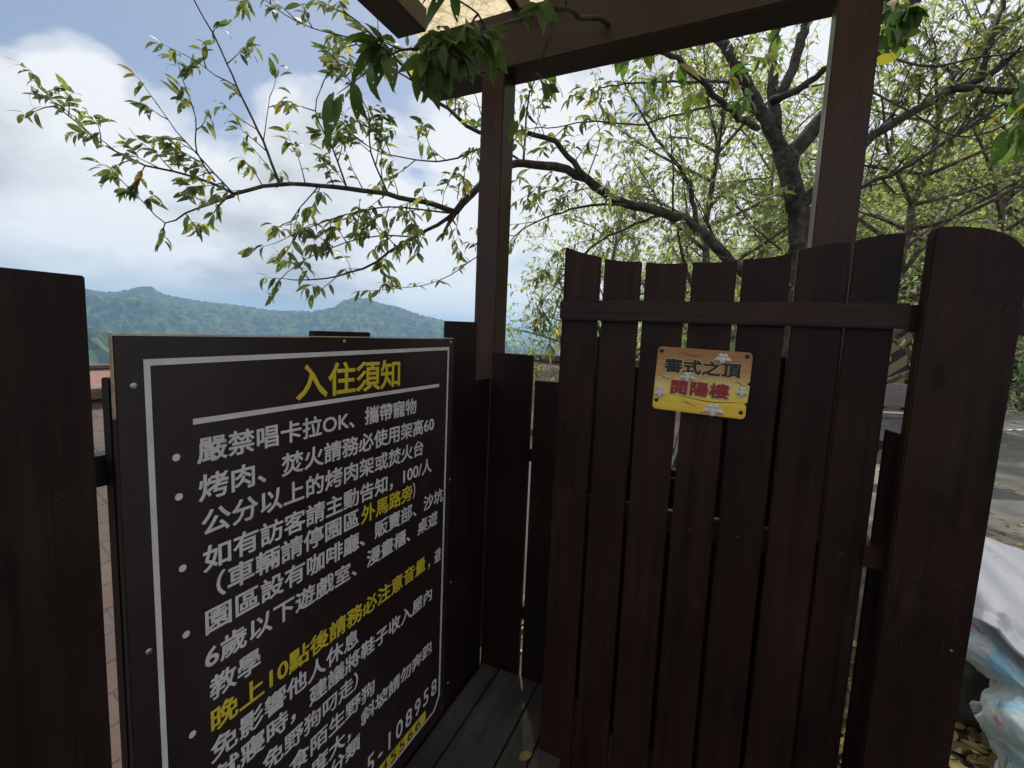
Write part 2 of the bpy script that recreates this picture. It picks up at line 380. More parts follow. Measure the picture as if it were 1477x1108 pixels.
# ------------------------------------------------------------------ object helpers
def tag(o, label=None, cat=None, group=None, kind=None):
    if label: o['label'] = label
    if cat: o['category'] = cat
    if group: o['group'] = group
    if kind: o['kind'] = kind
    return o
def thing(name, label, cat, loc=(0, 0, 0), group=None):
    o = D.objects.new(name, None); C.objects.link(o); o.location = loc; o.empty_display_size = 0.1
    return tag(o, label, cat, group)
def link_mesh(name, me, mat, parent=None):
    o = D.objects.new(name, me); C.objects.link(o)
    if mat: me.materials.append(mat)
    if parent is not None: o.parent = parent
    return o
def root_loc(parent):
    v = Vector((0, 0, 0)); p = parent
    while p is not None: v += p.location; p = p.parent
    return v
def part(name, bm, mat, parent=None, loc=None, smooth=False):
    """bm is in world coordinates; the object's origin goes to loc (or to its own middle)"""
    bmesh.ops.recalc_face_normals(bm, faces=bm.faces)
    if loc is None:
        vs = [v.co for v in bm.verts]
        loc = Vector([(min(v[i] for v in vs)+max(v[i] for v in vs))/2 for i in range(3)])
    loc = Vector(loc)
    for v in bm.verts: v.co -= loc
    me = D.meshes.new(name); bm.to_mesh(me); bm.free()
    if smooth:
        me.polygons.foreach_set('use_smooth', [True]*len(me.polygons))
    o = link_mesh(name, me, mat, parent)
    o.location = loc - root_loc(parent)
    return o
def new_bm(): return bmesh.new()
def add_box(bm, x0, x1, y0, y1, z0, z1, bev=0.0025, seg=2):
    t = bmesh.new()
    bmesh.ops.create_cube(t, size=1.0)
    for v in t.verts:
        v.co = Vector((x0 if v.co.x < 0 else x1, y0 if v.co.y < 0 else y1, z0 if v.co.z < 0 else z1))
    if bev: bmesh.ops.bevel(t, geom=list(t.edges), offset=bev, segments=seg, affect='EDGES')
    merge(bm, t)
def merge(bm, t):
    me = D.meshes.new('tmp'); t.to_mesh(me); t.free(); bm.from_mesh(me); D.meshes.remove(me)
def box(name, x0, x1, y0, y1, z0, z1, mat, parent=None, bev=0.0025, lean=0.0, jit=0.0):
    bm = new_bm(); add_box(bm, x0, x1, y0, y1, z0, z1, bev)
    if lean:
        for v in bm.verts: v.co.x += lean*(v.co.z-z1)/(z1-z0)
    return part(name, bm, mat, parent)
def prism(outline, axis, a0, a1, bev=0.002):
    """outline: 2-D points; axis 'y': points are (x,z), extruded from y=a0 to a1; axis 'x': points are (y,z)"""
    bm = new_bm()
    f = (lambda p, a: Vector((p[0], a, p[1]))) if axis == 'y' else (lambda p, a: Vector((a, p[0], p[1])))
    A = [bm.verts.new(f(p, a0)) for p in outline]; B = [bm.verts.new(f(p, a1)) for p in outline]
    bm.faces.new(A); bm.faces.new(B)
    n = len(outline)
    for i in range(n): bm.faces.new((A[i], A[(i+1) % n], B[(i+1) % n], B[i]))
    bmesh.ops.recalc_face_normals(bm, faces=bm.faces)
    if bev: bmesh.ops.bevel(bm, geom=list(bm.edges), offset=bev, segments=2, affect='EDGES', clamp_overlap=True)
    return bm
def screw(name, pos, normal, r, mat, parent, sunk=False):
    """a round-headed screw with a recessed cross slot"""
    bm = new_bm(); n = 14
    prof = [(1.0, -0.05), (1.0, 0.12), (0.82, 0.34), (0.45, 0.44)]
    if sunk: prof = [(1.25, -0.02), (1.15, 0.07), (0.72, -0.02), (0.5, -0.05)]
    rings = []
    for (rr, h) in prof:
        rings.append([bm.verts.new((r*rr*cos(2*pi*i/n), r*rr*sin(2*pi*i/n), r*h)) for i in range(n)])
    for a, b in zip(rings, rings[1:]):
        for i in range(n): bm.faces.new((a[i], a[(i+1) % n], b[(i+1) % n], b[i]))
    bm.faces.new(rings[-1])
    if not sunk:
        ang = random.random()*pi
        for k in (0, pi/2):
            t = bmesh.new(); bmesh.ops.create_cube(t, size=1.0)
            for v in t.verts: v.co = Vector((v.co.x*r*0.8, v.co.y*r*0.16, v.co.z*r*0.1+r*0.42))
            bmesh.ops.rotate(t, verts=t.verts, matrix=Matrix.Rotation(ang+k, 3, 'Z')); merge(bm, t)
    q = Vector(normal).to_track_quat('Z', 'Y').to_matrix()
    for v in bm.verts: v.co = q @ v.co + Vector(pos)
    return part(name, bm, mat, parent, smooth=False)

random.seed(11)
ZC = CAM_H
# ------------------------------------------------------------------ terrain (one sheet to beyond the hills)
def vnoise(x, y, seed=0):
    xi = np.floor(x).astype(np.int64); yi = np.floor(y).astype(np.int64)
    xf = x-xi; yf = y-yi
    def h(a, b):
        n = (a*374761393 + b*668265263 + seed*974634547) & 0xffffffff
        n = ((n ^ (n >> 13))*1274126177) & 0xffffffff
        return ((n ^ (n >> 16)) & 0xffff)/65535.0
    u = xf*xf*(3-2*xf); v = yf*yf*(3-2*yf)
    return (h(xi, yi)*(1-u)+h(xi+1, yi)*u)*(1-v) + (h(xi, yi+1)*(1-u)+h(xi+1, yi+1)*u)*v
def fbm(x, y, o=5, seed=0):
    s = 0; a = 0.5
    for i in range(o):
        s = s+a*vnoise(x*2**i+17.3*i, y*2**i-9.1*i, seed+i); a *= 0.5
    return s
def sstep(a, b, x):
    t = np.clip((x-a)/(b-a), 0, 1); return t*t*(3-2*t)
def azel(px, py):
    d = ray(px, py); return atan2(d.x, d.y), d.z/hypot(d.x, d.y)
SK1 = [azel(*q) for q in ((-900, 440), (-300, 425), (0, 430), (125, 423), (150, 427), (170, 427), (200, 420), (218, 420), (240, 431), (280, 438), (330, 444),
       (400, 453), (450, 454), (480, 449), (495, 439), (512, 434), (530, 436), (550, 443), (575, 448), (605, 458), (640, 466), (680, 484), (720, 500), (800, 524), (1000, 520), (1477, 520), (2600, 560))]
SK2 = [azel(*q) for q in ((-900, 455), (0, 455), (400, 460), (640, 464), (700, 470), (765, 475), (800, 479), (850, 482), (1000, 485), (1477, 500), (2600, 560))]
SK3 = [azel(*q) for q in ((-900, 440), (0, 455), (100, 468), (140, 478), (165, 492), (200, 520), (260, 580), (2600, 640))]
def ground_h(x, y):
    """height of the ground (deck top is z = 0)"""
    x = np.asarray(x, float); y = np.asarray(y, float)
    r = np.hypot(x, y)+1e-6; th = np.arctan2(x, y)
    xb = -1.05 + np.clip(y-2.2, 0, None)*0.10
    d = xb-x
    z = -0.12 - 3.4*sstep(0.0, 1.6, d) - 0.22*np.clip(d-1.6, 0, 320)
    far = sstep(60, 420, r)
    z = z*(1-far) + far*np.minimum(z, -78)
    e1 = np.interp(th, [a for a, _ in SK1], [b for _, b in SK1])
    e2 = np.interp(th, [a for a, _ in SK2], [b for _, b in SK2])
    R1 = 1750 + 350*np.sin(th*3.1+1.0)
    crest1 = CAM_H + e1*R1
    up = sstep(0.28, 1.0, r/R1)
    xr = x*0.8-y*0.6; yr = x*0.6+y*0.8
    lump = (0.5-np.abs(fbm(xr/330, yr/330, 5, 3)-0.47)*4)*70*np.sin(np.clip(up, 0, 1)*pi)**1.5
    hill1 = -78 + (crest1+78)*up**1.15 + lump
    back = sstep(1.0, 1.6, r/R1)
    R2 = 4300.0
    crest2 = CAM_H + e2*R2
    hill2 = -60 + (crest2+60)*sstep(0.45, 1.0, r/R2) - 260*sstep(1.0, 1.35, r/R2)
    e3 = np.interp(th, [a for a, _ in SK3], [b for _, b in SK3])
    hill3 = -78+(CAM_H+e3*520+78)*sstep(0.62, 1.0, r/520.0)*(1-sstep(1.0, 1.3, r/520.0))
    hill1 = hill1*(1-back) + back*-120
    hill1 = np.maximum(hill1, hill3)
    h = np.maximum(hill1, hill2)
    k = sstep(300, 420, r)
    z = z*(1-k)+h*k
    cell = 11.0; cx = np.floor(x/cell); cy = np.floor(y/cell); can = np.zeros_like(r)
    for i in (-1, 0, 1):                                # rounded tree crowns on a jittered grid
        for j in (-1, 0, 1):
            ax = cx+i; ay = cy+j
            jx = (ax+0.15+0.7*vnoise(ax, ay, 31))*cell; jy = (ay+0.15+0.7*vnoise(ax, ay, 32))*cell
            rad = cell*(0.45+0.45*vnoise(ax, ay, 33)); hh = 4.0+9.0*vnoise(ax, ay, 34)
            q = 1-((x-jx)**2+(y-jy)**2)/rad**2
            can = np.maximum(can, hh*np.sqrt(np.clip(q, 0, 1)))
    can = can*(0.5+0.5*sstep(250, 900, r)) - 2.0
    return z + can*sstep(45, 120, r)*sstep(-2, 8, d+0*r)
def build_ground():
    a0 = azel(-60, 500)[0]; a1 = azel(900, 500)[0]
    th = np.concatenate([np.linspace(a0, a1, 680, endpoint=False), np.linspace(a1, a0+2*pi, 90, endpoint=False)])
    rr = np.concatenate([np.geomspace(0.25, 8, 70, endpoint=False), np.geomspace(8, 450, 110, endpoint=False), np.geomspace(450, 900, 70, endpoint=False), np.geomspace(900, 2300, 400, endpoint=False), np.geomspace(2300, 6200, 50)])
    T, Rr = np.meshgrid(th, rr)
    X = Rr*np.sin(T); Y = Rr*np.cos(T); Z = ground_h(X, Y)
    nr, na = X.shape
    co_ = np.stack([X.ravel(), Y.ravel(), Z.ravel()], 1)
    co_ = np.vstack([co_, [[0, 0, float(ground_h(0, 0))]]])
    i = np.arange(nr-1)[:, None]*na; j = np.arange(na)[None, :]; j2 = (j+1) % na
    q = np.stack([i+j, i+na+j, i+na+j2, i+j2], -1).reshape(-1, 4)
    c = nr*na
    tri = np.stack([np.full(na, c), np.arange(na), (np.arange(na)+1) % na], 1)
    me = D.meshes.new('ground')
    me.vertices.add(len(co_)); me.vertices.foreach_set('co', co_.ravel())
    loops = np.concatenate([q.ravel(), tri.ravel()])
    me.loops.add(len(loops)); me.loops.foreach_set('vertex_index', loops.astype(np.int32))
    ls = np.concatenate([np.arange(len(q))*4, len(q)*4+np.arange(len(tri))*3])
    me.polygons.add(len(ls)); me.polygons.foreach_set('loop_start', ls.astype(np.int32))
    me.update(calc_edges=True); me.validate()
    me.polygons.foreach_set('use_smooth', [True]*len(me.polygons))
    o = link_mesh('ground', me, M_GROUND); tag(o, kind='structure')
    # up-facing normals
    if me.polygons[1000].normal.z < 0: me.flip_normals()
    return o, float(Z.min()), float(Z.max())
_, GMIN, GMAX = build_ground()

# road to the right, beyond the fence
def sheet(name, pts, z, mat, kind, res=0):
    bm = new_bm(); bm.faces.new([bm.verts.new((x, y, z)) for x, y in pts])
    o = part(name, bm, mat, None, loc=(0, 0, 0)); tag(o, kind=kind)
    if o.data.polygons[0].normal.z < 0: o.data.flip_normals()
    return o
sheet('road', [(1.2, 3.0), (2.2, 2.75), (4.5, 2.4), (18, 2.4), (26, 20), (7.0, 18.6), (3.2, 12.0), (1.5, 7.5)], -0.114, M_ROAD, 'structure')
sheet('road_marking', [(5.45, 13.15), (5.45, 13.32), (9.8, 16.9), (9.8, 16.7)], -0.109, plain('road_paint', (0.62, 0.6, 0.56), 0.8, 0, 0.25, 9), 'structure')
# deck planks, running away from the camera
dk = new_bm()
xs = [-0.895, -0.803, -0.612, -0.508, -0.405, -0.198, 0.009, 0.216, 0.423, 0.63, 0.837]
for a, b in zip(xs, xs[1:]):
    add_box(dk, a+0.004, b-0.004, -1.2, (1.815 if a < -0.5 else 1.30)+random.uniform(-0.008, 0.004), -0.035, 0.0, 0.003)
add_box(dk, -0.862, 0.83, -1.15, 1.27, -0.11, -0.037, 0); add_box(dk, -0.862, -0.515, 1.275, 1.74, -0.11, -0.037, 0)
dko = part('deck', dk, W_DECK, None, loc=(0, 0, 0)); tag(dko, kind='structure')

# ------------------------------------------------------------------ fence carrying the notice board (runs along y)
fl = thing('wooden_fence', 'dark board fence carrying the notice board, with a tall wide board at its near end', 'fence', (-0.93, 0.9, 0))
def ybd(y0, y1, top, x1=-0.902, th=0.024, z0=-0.30, mat=W_FENCE, drop=0.0, parent=None):
    o = prism([(y0, z0), (y1, z0), (y1, ZC+top+drop), (y0, ZC+top)], 'x', x1-th, x1)
    return part('board', o, mat, parent or fl)
ybd(-0.02, 0.388, 0.059, x1=-0.880, th=0.032)
ybd(0.421, 0.560, -0.100)
ybd(0.574, 0.700, -0.10); ybd(0.712, 0.834, -0.11); ybd(0.846, 1.042, -0.014); ybd(1.056, 1.20, -0.12); ybd(1.212, 1.445, -0.10)
ybd(1.458, 1.672, 0.035, drop=0.004)
ybd(1.684, 1.8185, -0.198, x1=-0.908)
for z0, z1 in ((ZC-0.285, ZC-0.232), (0.30, 0.36)):
    box('rail', -0.964, -0.928, 0.02, 1.80, z0, z1, wood('rail_y_wood', (0.010, 0.0055, 0.0045), (0.022, 0.011, 0.009), 1, 0.45) if z0 > 1 else D.materials['rail_y_wood'], fl)
for (y, z) in ((0.16, 0.02), (0.34, -0.27), (0.20, -0.285), (1.53, -0.26), (1.62, -0.26)):
    screw('screw', (-0.880 if y < 0.4 else -0.902, y, ZC+z), (1, 0, 0), 0.0042, M_HOLE, fl, True)

# ------------------------------------------------------------------ short fence between corner post and gate (runs along x)
fb = thing('wooden_fence', 'short black-brown fence with boards of uneven height between corner post and open gate', 'fence', (-0.45, 1.84, 0))
def xbd(x0, x1, top, y0=1.820, th=0.024, z0=-0.12, drop=0.0, mat=W_FENCE, parent=None, name='board'):
    o = prism([(x0, z0), (x1, z0), (x1, ZC+top+drop), (x0, ZC+top)], 'y', y0, y0+th)
    return part(name, o, mat, parent or fb)
xbd(-0.906, -0.716, -0.085, drop=-0.003)
xbd(-0.700, -0.556, -0.192)
xbd(-0.540, -0.385, 0.002); xbd(-0.372, -0.235, -0.108)
xbd(-0.222, -0.075, -0.52); xbd(-0.062, 0.085, -0.03); xbd(0.098, 0.232, -0.04)
xbd(0.364, 0.462, -0.26)
for z0, z1 in ((ZC-0.30, ZC-0.245), (0.25, 0.31)):
    box('rail', -0.90, 0.235, 1.8455, 1.885, z0 if z0 < 1 else z0-0.25, z1 if z0 < 1 else z1-0.25, W_RAIL, fb)
screw('screw', (-0.845, 1.820, ZC-0.235), (0, -1, 0), 0.004, M_HOLE, fb, True)

# ------------------------------------------------------------------ gate
GX0, GX1 = -0.492, 0.404
gt = thing('wooden_gate', 'dark brown plank gate with a scooped top edge and a rail across it', 'gate', (-0.04, 1.51, 0))
edges = [(-0.492, -0.373), (-0.359, -0.244), (-0.230, -0.110), (-0.095, 0.025), (0.039, 0.159), (0.173, 0.291), (0.299, 0.404)]
tops = [(0.291, 0.256), (0.250, 0.238), (0.236, 0.231), (0.233, 0.236), (0.238, 0.251), (0.257, 0.276), (0.279, 0.294)]
planks = []
for k, ((x0, x1), (t0, t1)) in enumerate(zip(edges, tops)):
    n = 7; pts = [(x0, -0.10), (x1, -0.10)]
    sag = 0.004 if k < 5 else -0.004
    for i in range(n+1):
        u = 1-i/n
        pts.append((x0+(x1-x0)*u, ZC+t0+(t1-t0)*u - sag*4*u*(1-u)))
    dy = random.uniform(-0.001, 0.001)
    planks.append((x0, x1, part('plank', prism(pts, 'y', 1.502+dy, 1.526+dy, 0.003), W_GATE, gt)))
top_rail = box('rail', GX0, 0.428, 1.474, 1.4995, ZC+0.052, ZC+0.116, W_RAIL, gt, 0.0045)
box('rail', GX0-0.012, 0.40, 1.529, 1.556, ZC-0.62, ZC-0.545, W_RAIL, gt)
for x in (-0.43, -0.40, -0.32, -0.28, -0.19, -0.15, -0.06, -0.02, 0.072, 0.118, 0.140, 0.177, 0.201, 0.27, 0.334, 0.390):
    screw('screw', (x, 1.474, ZC+0.088+random.uniform(-0.003, 0.003)), (0, -1, 0), random.uniform(0.0035, 0.0055), M_HOLE, top_rail, True)
for x, z in ((-0.393, -0.601), (-0.306, -0.595), (-0.175, -0.589), (-0.04, -0.583), (0.095, -0.575), (0.229, -0.570), (0.35, -0.568), (-0.405, -0.60)):
    screw('screw', (x, 1.502, ZC+z), (0, -1, 0), 0.0048, M_HOLE, next(o for a, b, o in planks if a-0.01 < x < b+0.01), True)

# ------------------------------------------------------------------ fence to the right of the gate
fr = thing('wooden_fence', 'fence right of the gate with one broad round-topped board in front', 'fence', (0.6, 1.46, 0))
ol = [(0.436, 0.02), (0.612, 0.02), (0.616, ZC+0.214)]
for (x, z) in ((0.609, 0.232), (0.598, 0.246), (0.582, 0.262), (0.560, 0.275), (0.535, 0.284), (0.508, 0.289), (0.480, 0.292), (0.455, 0.292), (0.440, 0.289)):
    ol.append((x, ZC+z))
o = prism(ol, 'y', 1.438, 1.4835, 0.004)
wide_board = part('board', o, W_GATE, fr)
box('rail', 0.430, 1.55, 1.4845, 1.522, ZC+0.045, ZC+0.113, W_RAIL, fr)
box('rail', 0.395, 0.61, 1.4845, 1.530, ZC-0.585, ZC-0.528, W_RAIL, fr)
xbd(0.425, 0.470, -0.215, y0=1.532, th=0.022, drop=-0.012, parent=fr)
for x, z in ((0.482, 0.101), (0.594, 0.100), (0.493, -0.568), (0.578, -0.568)):
    screw('screw', (x, 1.438, ZC+z), (0, -1, 0), 0.0058, M_HOLE, wide_board, True)
screw('screw', (0.583, 1.438, ZC-0.735), (0, -1, 0), 0.003, M_SCREW, wide_board)

# ------------------------------------------------------------------ canopy over the gate
cn = thing('gate_canopy', 'reddish brown timber canopy on two posts above the gate', 'canopy', (-0.4, 1.9, 0))
box('post', -1.044, -0.935, 1.90, 2.02, 0.0, ZC+1.119, W_POST, cn, 0.004)
box('post', 0.2355, 0.349, 1.750, 1.8510, -0.12, ZC+1.75, W_POST, cn, 0.004)
b_ = new_bm(); add_box(b_, -1.385, 0.345, 1.90, 2.045, ZC+1.12, ZC+1.345, 0.004)
for v in b_.verts: v.co.y -= 0.036*(v.co.x+1.0)
part('beam', b_, W_BEAM, cn)
for x0, x1 in ((-1.498, -1.338), (-0.916, -0.880), (-0.425, -0.385), (0.05, 0.09), (0.50, 0.66)):
    box('rafter', x0, x1, -0.55, 2.07 if x1-x0 < 0.1 else 1.9, ZC+1.3475, ZC+1.445, W_RAFT, cn, 0.003)
box('roof_panel', -1.50, 0.68, -0.6, 2.16, ZC+1.447, ZC+1.455, M_PANEL, cn, 0)

# ------------------------------------------------------------------ lettering
def text_mesh(body, offset=0.0, spacing=1.0, extrude=0.0):
    cu = D.curves.new('lettering', 'FONT'); cu.body = body; cu.size = 1.0
    cu.space_character = spacing; cu.resolution_u = 3; cu.extrude = extrude; cu.fill_mode = 'FRONT'
    cu.bevel_depth = offset; cu.bevel_resolution = 0
    ob = D.objects.new('lettering', cu); C.objects.link(ob)
    dg = bpy.context.evaluated_depsgraph_get(); dg.update()
    me = D.meshes.new_from_object(ob.evaluated_get(dg))
    D.objects.remove(ob); D.curves.remove(cu)
    return me
def place_text(name, body, u0, u1, v0, v1, mat, parent, frame, offset=0.02, spacing=1.0, extrude=0.0, ylim=(-0.083, 0.83), zs=0.3):
    """lettering on a plane: frame(u, v, w) gives a world point; glyph box [v0,v1] is the full character height"""
    me = text_mesh(body, offset, spacing, extrude)
    n = len(me.vertices); a = np.empty(n*3); me.vertices.foreach_get('co', a); a = a.reshape(-1, 3)
    x0, x1 = a[:, 0].min(), a[:, 0].max()
    s = (v1-v0)/(ylim[1]-ylim[0])
    w = np.array([frame(u0+(p[0]-x0)/(x1-x0)*(u1-u0), v0+(p[1]-ylim[0])*s, p[2]*s*zs) for p in a])
    c = (w.min(0)+w.max(0))/2
    me.vertices.foreach_set('co', (w-c).ravel()); me.update(); me.name = name
    o = link_mesh(name, me, mat, parent); o.location = Vector(c)-root_loc(parent)
    return o

# ------------------------------------------------------------------ notice board
SX = -0.880
sg = thing('notice_board', 'big dark notice board with white and yellow Chinese house rules on the fence', 'sign', (SX, 0.94, ZC-0.77))
SY0, SY1, SZ1, SZ0 = 0.419, 1.458, ZC-0.030, ZC-1.500
panel = part('panel', prism([(SY0, SZ0), (SY1, SZ0), (SY1, SZ1+0.001), (SY0, SZ1)], 'x', SX-0.010, SX, 0.0012), M_SIGN, sg)
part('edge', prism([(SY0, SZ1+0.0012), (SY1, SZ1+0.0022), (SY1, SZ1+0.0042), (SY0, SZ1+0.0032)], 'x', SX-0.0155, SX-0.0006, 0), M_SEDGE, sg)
part('edge', prism([(SY0-0.002, SZ1-0.135), (SY0-0.0006, SZ1-0.13), (SY0-0.0006, SZ1), (SY0-0.002, SZ1)], 'x', SX-0.0085, SX-0.0006, 0), M_SEDGE, sg)  # upper stretch of the left edge, pale
part('edge', prism([(SY0-0.002, SZ0), (SY0-0.0006, SZ0), (SY0-0.0006, SZ1-0.132), (SY0-0.002, SZ1-0.137)], 'x', SX-0.0085, SX-0.0006, 0), plain('sign_dark_edge', (0.018, 0.016, 0.009), 0.8, 0, 0.5, 30), sg)  # rest of the left edge, coloured much darker down to the bottom
def sf(u, v, w): return (SX+0.0008+w, SY0+u, SZ1+v)
def strip(pts_out, pts_in, name, mat):
    bm = new_bm(); A = [bm.verts.new(sf(u, v, 0)) for u, v in pts_out]; B = [bm.verts.new(sf(u, v, 0)) for u, v in pts_in]
    n = len(A)
    for i in range(n): bm.faces.new((A[i], A[(i+1) % n], B[(i+1) % n], B[i]))
    return part(name, bm, mat, sg)
strip([(0.041, -0.039), (1.006, -0.027), (1.006, -1.37), (0.97, -1.412), (0.08, -1.412), (0.045, -1.38)],
      [(0.0510, -0.050), (0.996, -0.038), (0.995, -1.365), (0.964, -1.404), (0.084, -1.404), (0.0545, -1.375)], 'border_line', M_WHITE)
bm = new_bm(); bm.faces.new([bm.verts.new(sf(u, v, 0)) for u, v in ((0.118, -0.163), (0.946, -0.165), (0.946, -0.154), (0.118, -0.152))])
part('title_rule', bm, M_WHITE, sg)
for (u, v) in ((0.087, -0.218), (0.089, -0.292), (0.091, -0.430), (0.093, -0.563), (0.098, -0.775), (0.098, -1.05), (0.098, -1.12), (0.098, -1.185)):
    bm = new_bm(); bm.faces.new([bm.verts.new(sf(u+0.0068*cos(2*pi*k/20), v+0.0068*sin(2*pi*k/20), 0)) for k in range(20)])
    part('bullet_dot', bm, M_WHITE, sg)
def line(body, u0, u1, v, h=0.050, mat=None, off=0.021, spacing=1.0, ylim=(-0.083, 0.83)):
    return place_text('text_line', body, u0, u1, v, v+h, mat or M_WHITE, sg, sf, off, spacing, ylim=ylim)
place_text('title_text', '入住須知', 0.347, 0.729, -0.144, -0.064, M_YEL, sg, sf, 0.021, 1.0)
line('嚴禁唱卡拉OK、攜帶寵物', 0.123, 0.816, -0.239, 0.048)
line('烤肉、焚火請務必使用架高60', 0.124, 0.920, -0.314, 0.050)
line('公分以上的烤肉架或焚火台', 0.127, 0.860, -0.385, 0.050)
line('如有訪客請主動告知，100/人', 0.128, 0.913, -0.458, 0.050)
line('（車輛請停園區', 0.153, 0.556, -0.520, 0.050)
line('外馬路旁', 0.564, 0.803, -0.522, 0.050, M_YEL)
line('）', 0.806, 0.818, -0.521, 0.050)
line('園區設有咖啡廳、販賣部、沙坑', 0.129, 0.990, -0.588, 0.050)
line('6歲以下遊戲室、漫畫櫃、桌遊', 0.126, 0.958, -0.662, 0.050)
line('教學', 0.133, 0.247, -0.735, 0.050)
line('晚上10點後請務必注意音量', 0.134, 0.888, -0.806, 0.052, M_YEL)
line('，避', 0.905, 0.986, -0.812, 0.050)
line('免影響他人休息', 0.131, 0.558, -0.873, 0.050)
line('就寢時，建議將鞋子收入屋內', 0.133, 0.933, -0.938, 0.050)
line('免野狗叼走）', 0.247, 0.557, -1.008, 0.050)
line('食陌生野狗', 0.318, 0.629, -1.080, 0.050)
line('度大，斜坡請勿奔跑', 0.383, 0.942, -1.150, 0.050)
line('分類', 0.445, 0.569, -1.212, 0.050)
line('5-108958', 0.598, 0.981, -1.338, 0.062, None, 0.012, 1.3, (-0.012, 0.70))
def pill(u0, u1, v0, v1):
    pts = [(u0, v0), (u1-0.012, v0)] + [(u1-0.012+0.012*cos(a), v0+0.012+0.012*sin(a)) for a in (-pi/3, -pi/6, 0)] + [(u1-0.012+0.012*cos(a), v1-0.012+0.012*sin(a)) for a in (0, pi/6, pi/3, pi/2)] + [(u0, v1)]
    bm = new_bm(); bm.faces.new([bm.verts.new(sf(u, v, 0)) for u, v in pts])
    return part('number_plate', bm, M_YEL, sg)
pill(0.52, 0.912, -1.4015, -1.358)
def sf2(u, v, w): return (SX+0.0014+w, SY0+u, SZ1+v)
place_text('number_text', '145566', 0.630, 0.878, -1.397, -1.363, M_BLACK, sg, sf2, 0.008, 1.25, ylim=(-0.012, 0.70))
for (px, py) in ((193, 557), (497, 493), (650, 494), (215, 940), (649, 692), (650, 840), (646, 985)):
    d = ray(px, py); t = SX/d.x
    q = Vector((0, 0, ZC))+d*t
    screw('screw', (SX, q.y, q.z), (1, 0, 0), 0.0062 if px < 300 else 0.0055, M_SCREW, panel)

# ------------------------------------------------------------------ name plaque on the gate
pq = thing('name_plaque', 'yellow and orange plaque with black and red Chinese characters on the gate', 'plaque', (-0.045, 1.4985, ZC-0.12))
tilt = -0.025
def pf(u, v, w):
    return (-0.046+u*cos(tilt)-v*sin(tilt), 1.4955-0.012-w, ZC-0.1195+u*sin(tilt)+v*cos(tilt))
hw, hh = 0.130, 0.0965
ol = []
for (cx_, cy_, a0) in ((hw, -hh, -pi/2), (hw, hh, 0), (-hw, hh, pi/2), (-hw, -hh, pi)):
    for k in range(4):
        a = a0+k*pi/6; ol.append((cx_-math.copysign(0.012, cx_)+0.012*cos(a), cy_-math.copysign(0.012, cy_)+0.012*sin(a)))
# worn notches where the painted planks meet on the right edge
ol2 = []
for i, p in enumerate(ol):
    ol2.append(p)
    if i == 3: ol2 += [(hw-0.001, -0.058), (hw-0.007, -0.052), (hw+0.001, -0.046), (hw+0.002, 0.000), (hw-0.006, 0.006), (hw+0.001, 0.012)]
bm = new_bm()
A = [bm.verts.new(pf(u, v, 0)) for u, v in ol2]; B = [bm.verts.new(pf(u, v, -0.0125)) for u, v in ol2]
bm.faces.new(A); bm.faces.new(B)
for i in range(len(A)): bm.faces.new((A[i], A[(i+1) % len(A)], B[(i+1) % len(A)], B[i]))
bmesh.ops.recalc_face_normals(bm, faces=bm.faces)
bmesh.ops.bevel(bm, geom=[e for e in bm.edges if abs(e.verts[0].co.y-e.verts[1].co.y) < 1e-5 and e.verts[0].co.y < 1.49], offset=0.003, segments=3, affect='EDGES')
plaque_board = part('board', bm, M_PLAQ, pq, loc=pf(0, 0, 0))
for v, u0, u1 in ((0.005, -0.13, -0.075), (0.004, 0.09, 0.127), (-0.052, -0.06, 0.125), (0.078, -0.07, 0.0), (-0.068, -0.05, 0.0)):
    bm = new_bm(); n = 10; A = []; B = []
    for i in range(n+1):
        u = u0+(u1-u0)*i/n; w = 0.0011*sin(i/n*pi)+0.0002; dv = 0.004*sin(i*0.6+v*90)
        A.append(bm.verts.new(pf(u, v+dv+w, 0.0006))); B.append(bm.verts.new(pf(u, v+dv-w, 0.0006)))
    for i in range(n): bm.faces.new((A[i], A[i+1], B[i+1], B[i]))
    part('plank_groove', bm, plain('groove_paint', (0.10, 0.045, 0.015), 0.7) if 'groove_paint' not in D.materials else D.materials['groove_paint'], plaque_board)
def pf2(u, v, w): return pf(u+0.0012, v-0.0015, w*0.4+0.0015)
M_PALE = plain('pale_letter_rim', (0.60, 0.48, 0.26), 0.6)
def plaque_text(body, u0, u1, v0, v1, mat):
    o = place_text('letter_rim', body, u0-0.002, u1+0.002, v0-0.0018, v1+0.001, M_PALE, pq, lambda u, v, w: pf(u+0.0006, v-0.0012, w+0.0008), 0.060, 1.05)
    return place_text('lettering', body, u0, u1, v0, v1, mat, pq, lambda u, v, w: pf(u, v, w+0.0024), 0.036, 1.05)
plaque_text('審式之頂', -0.107, 0.107, 0.022, 0.062, M_BLACK)
plaque_text('閱陽樓', -0.081, 0.081, -0.042, -0.001, M_RED)
def cloud(u, v, w, h, mat=M_CLOUD):
    bm = new_bm()
    for (du, dv, r) in ((0, -0.1, 0.42), (-0.3, -0.1, 0.28), (0.3, -0.08, 0.3), (-0.12, 0.18, 0.3), (0.16, 0.2, 0.27), (0.0, -0.28, 0.3), (-0.46, -0.18, 0.16), (0.48, -0.16, 0.17)):
        t = bmesh.new(); bmesh.ops.create_icosphere(t, subdivisions=2, radius=1.0)
        for q in t.verts: q.co = Vector(pf(u+du*w+q.co.x*r*w*0.62, v+dv*h*1.5+q.co.z*r*h*1.0, 0.0008+max(-0.001, q.co.y*0.006)))
        merge(bm, t)
    return part('cloud_relief', bm, mat, pq, smooth=True)
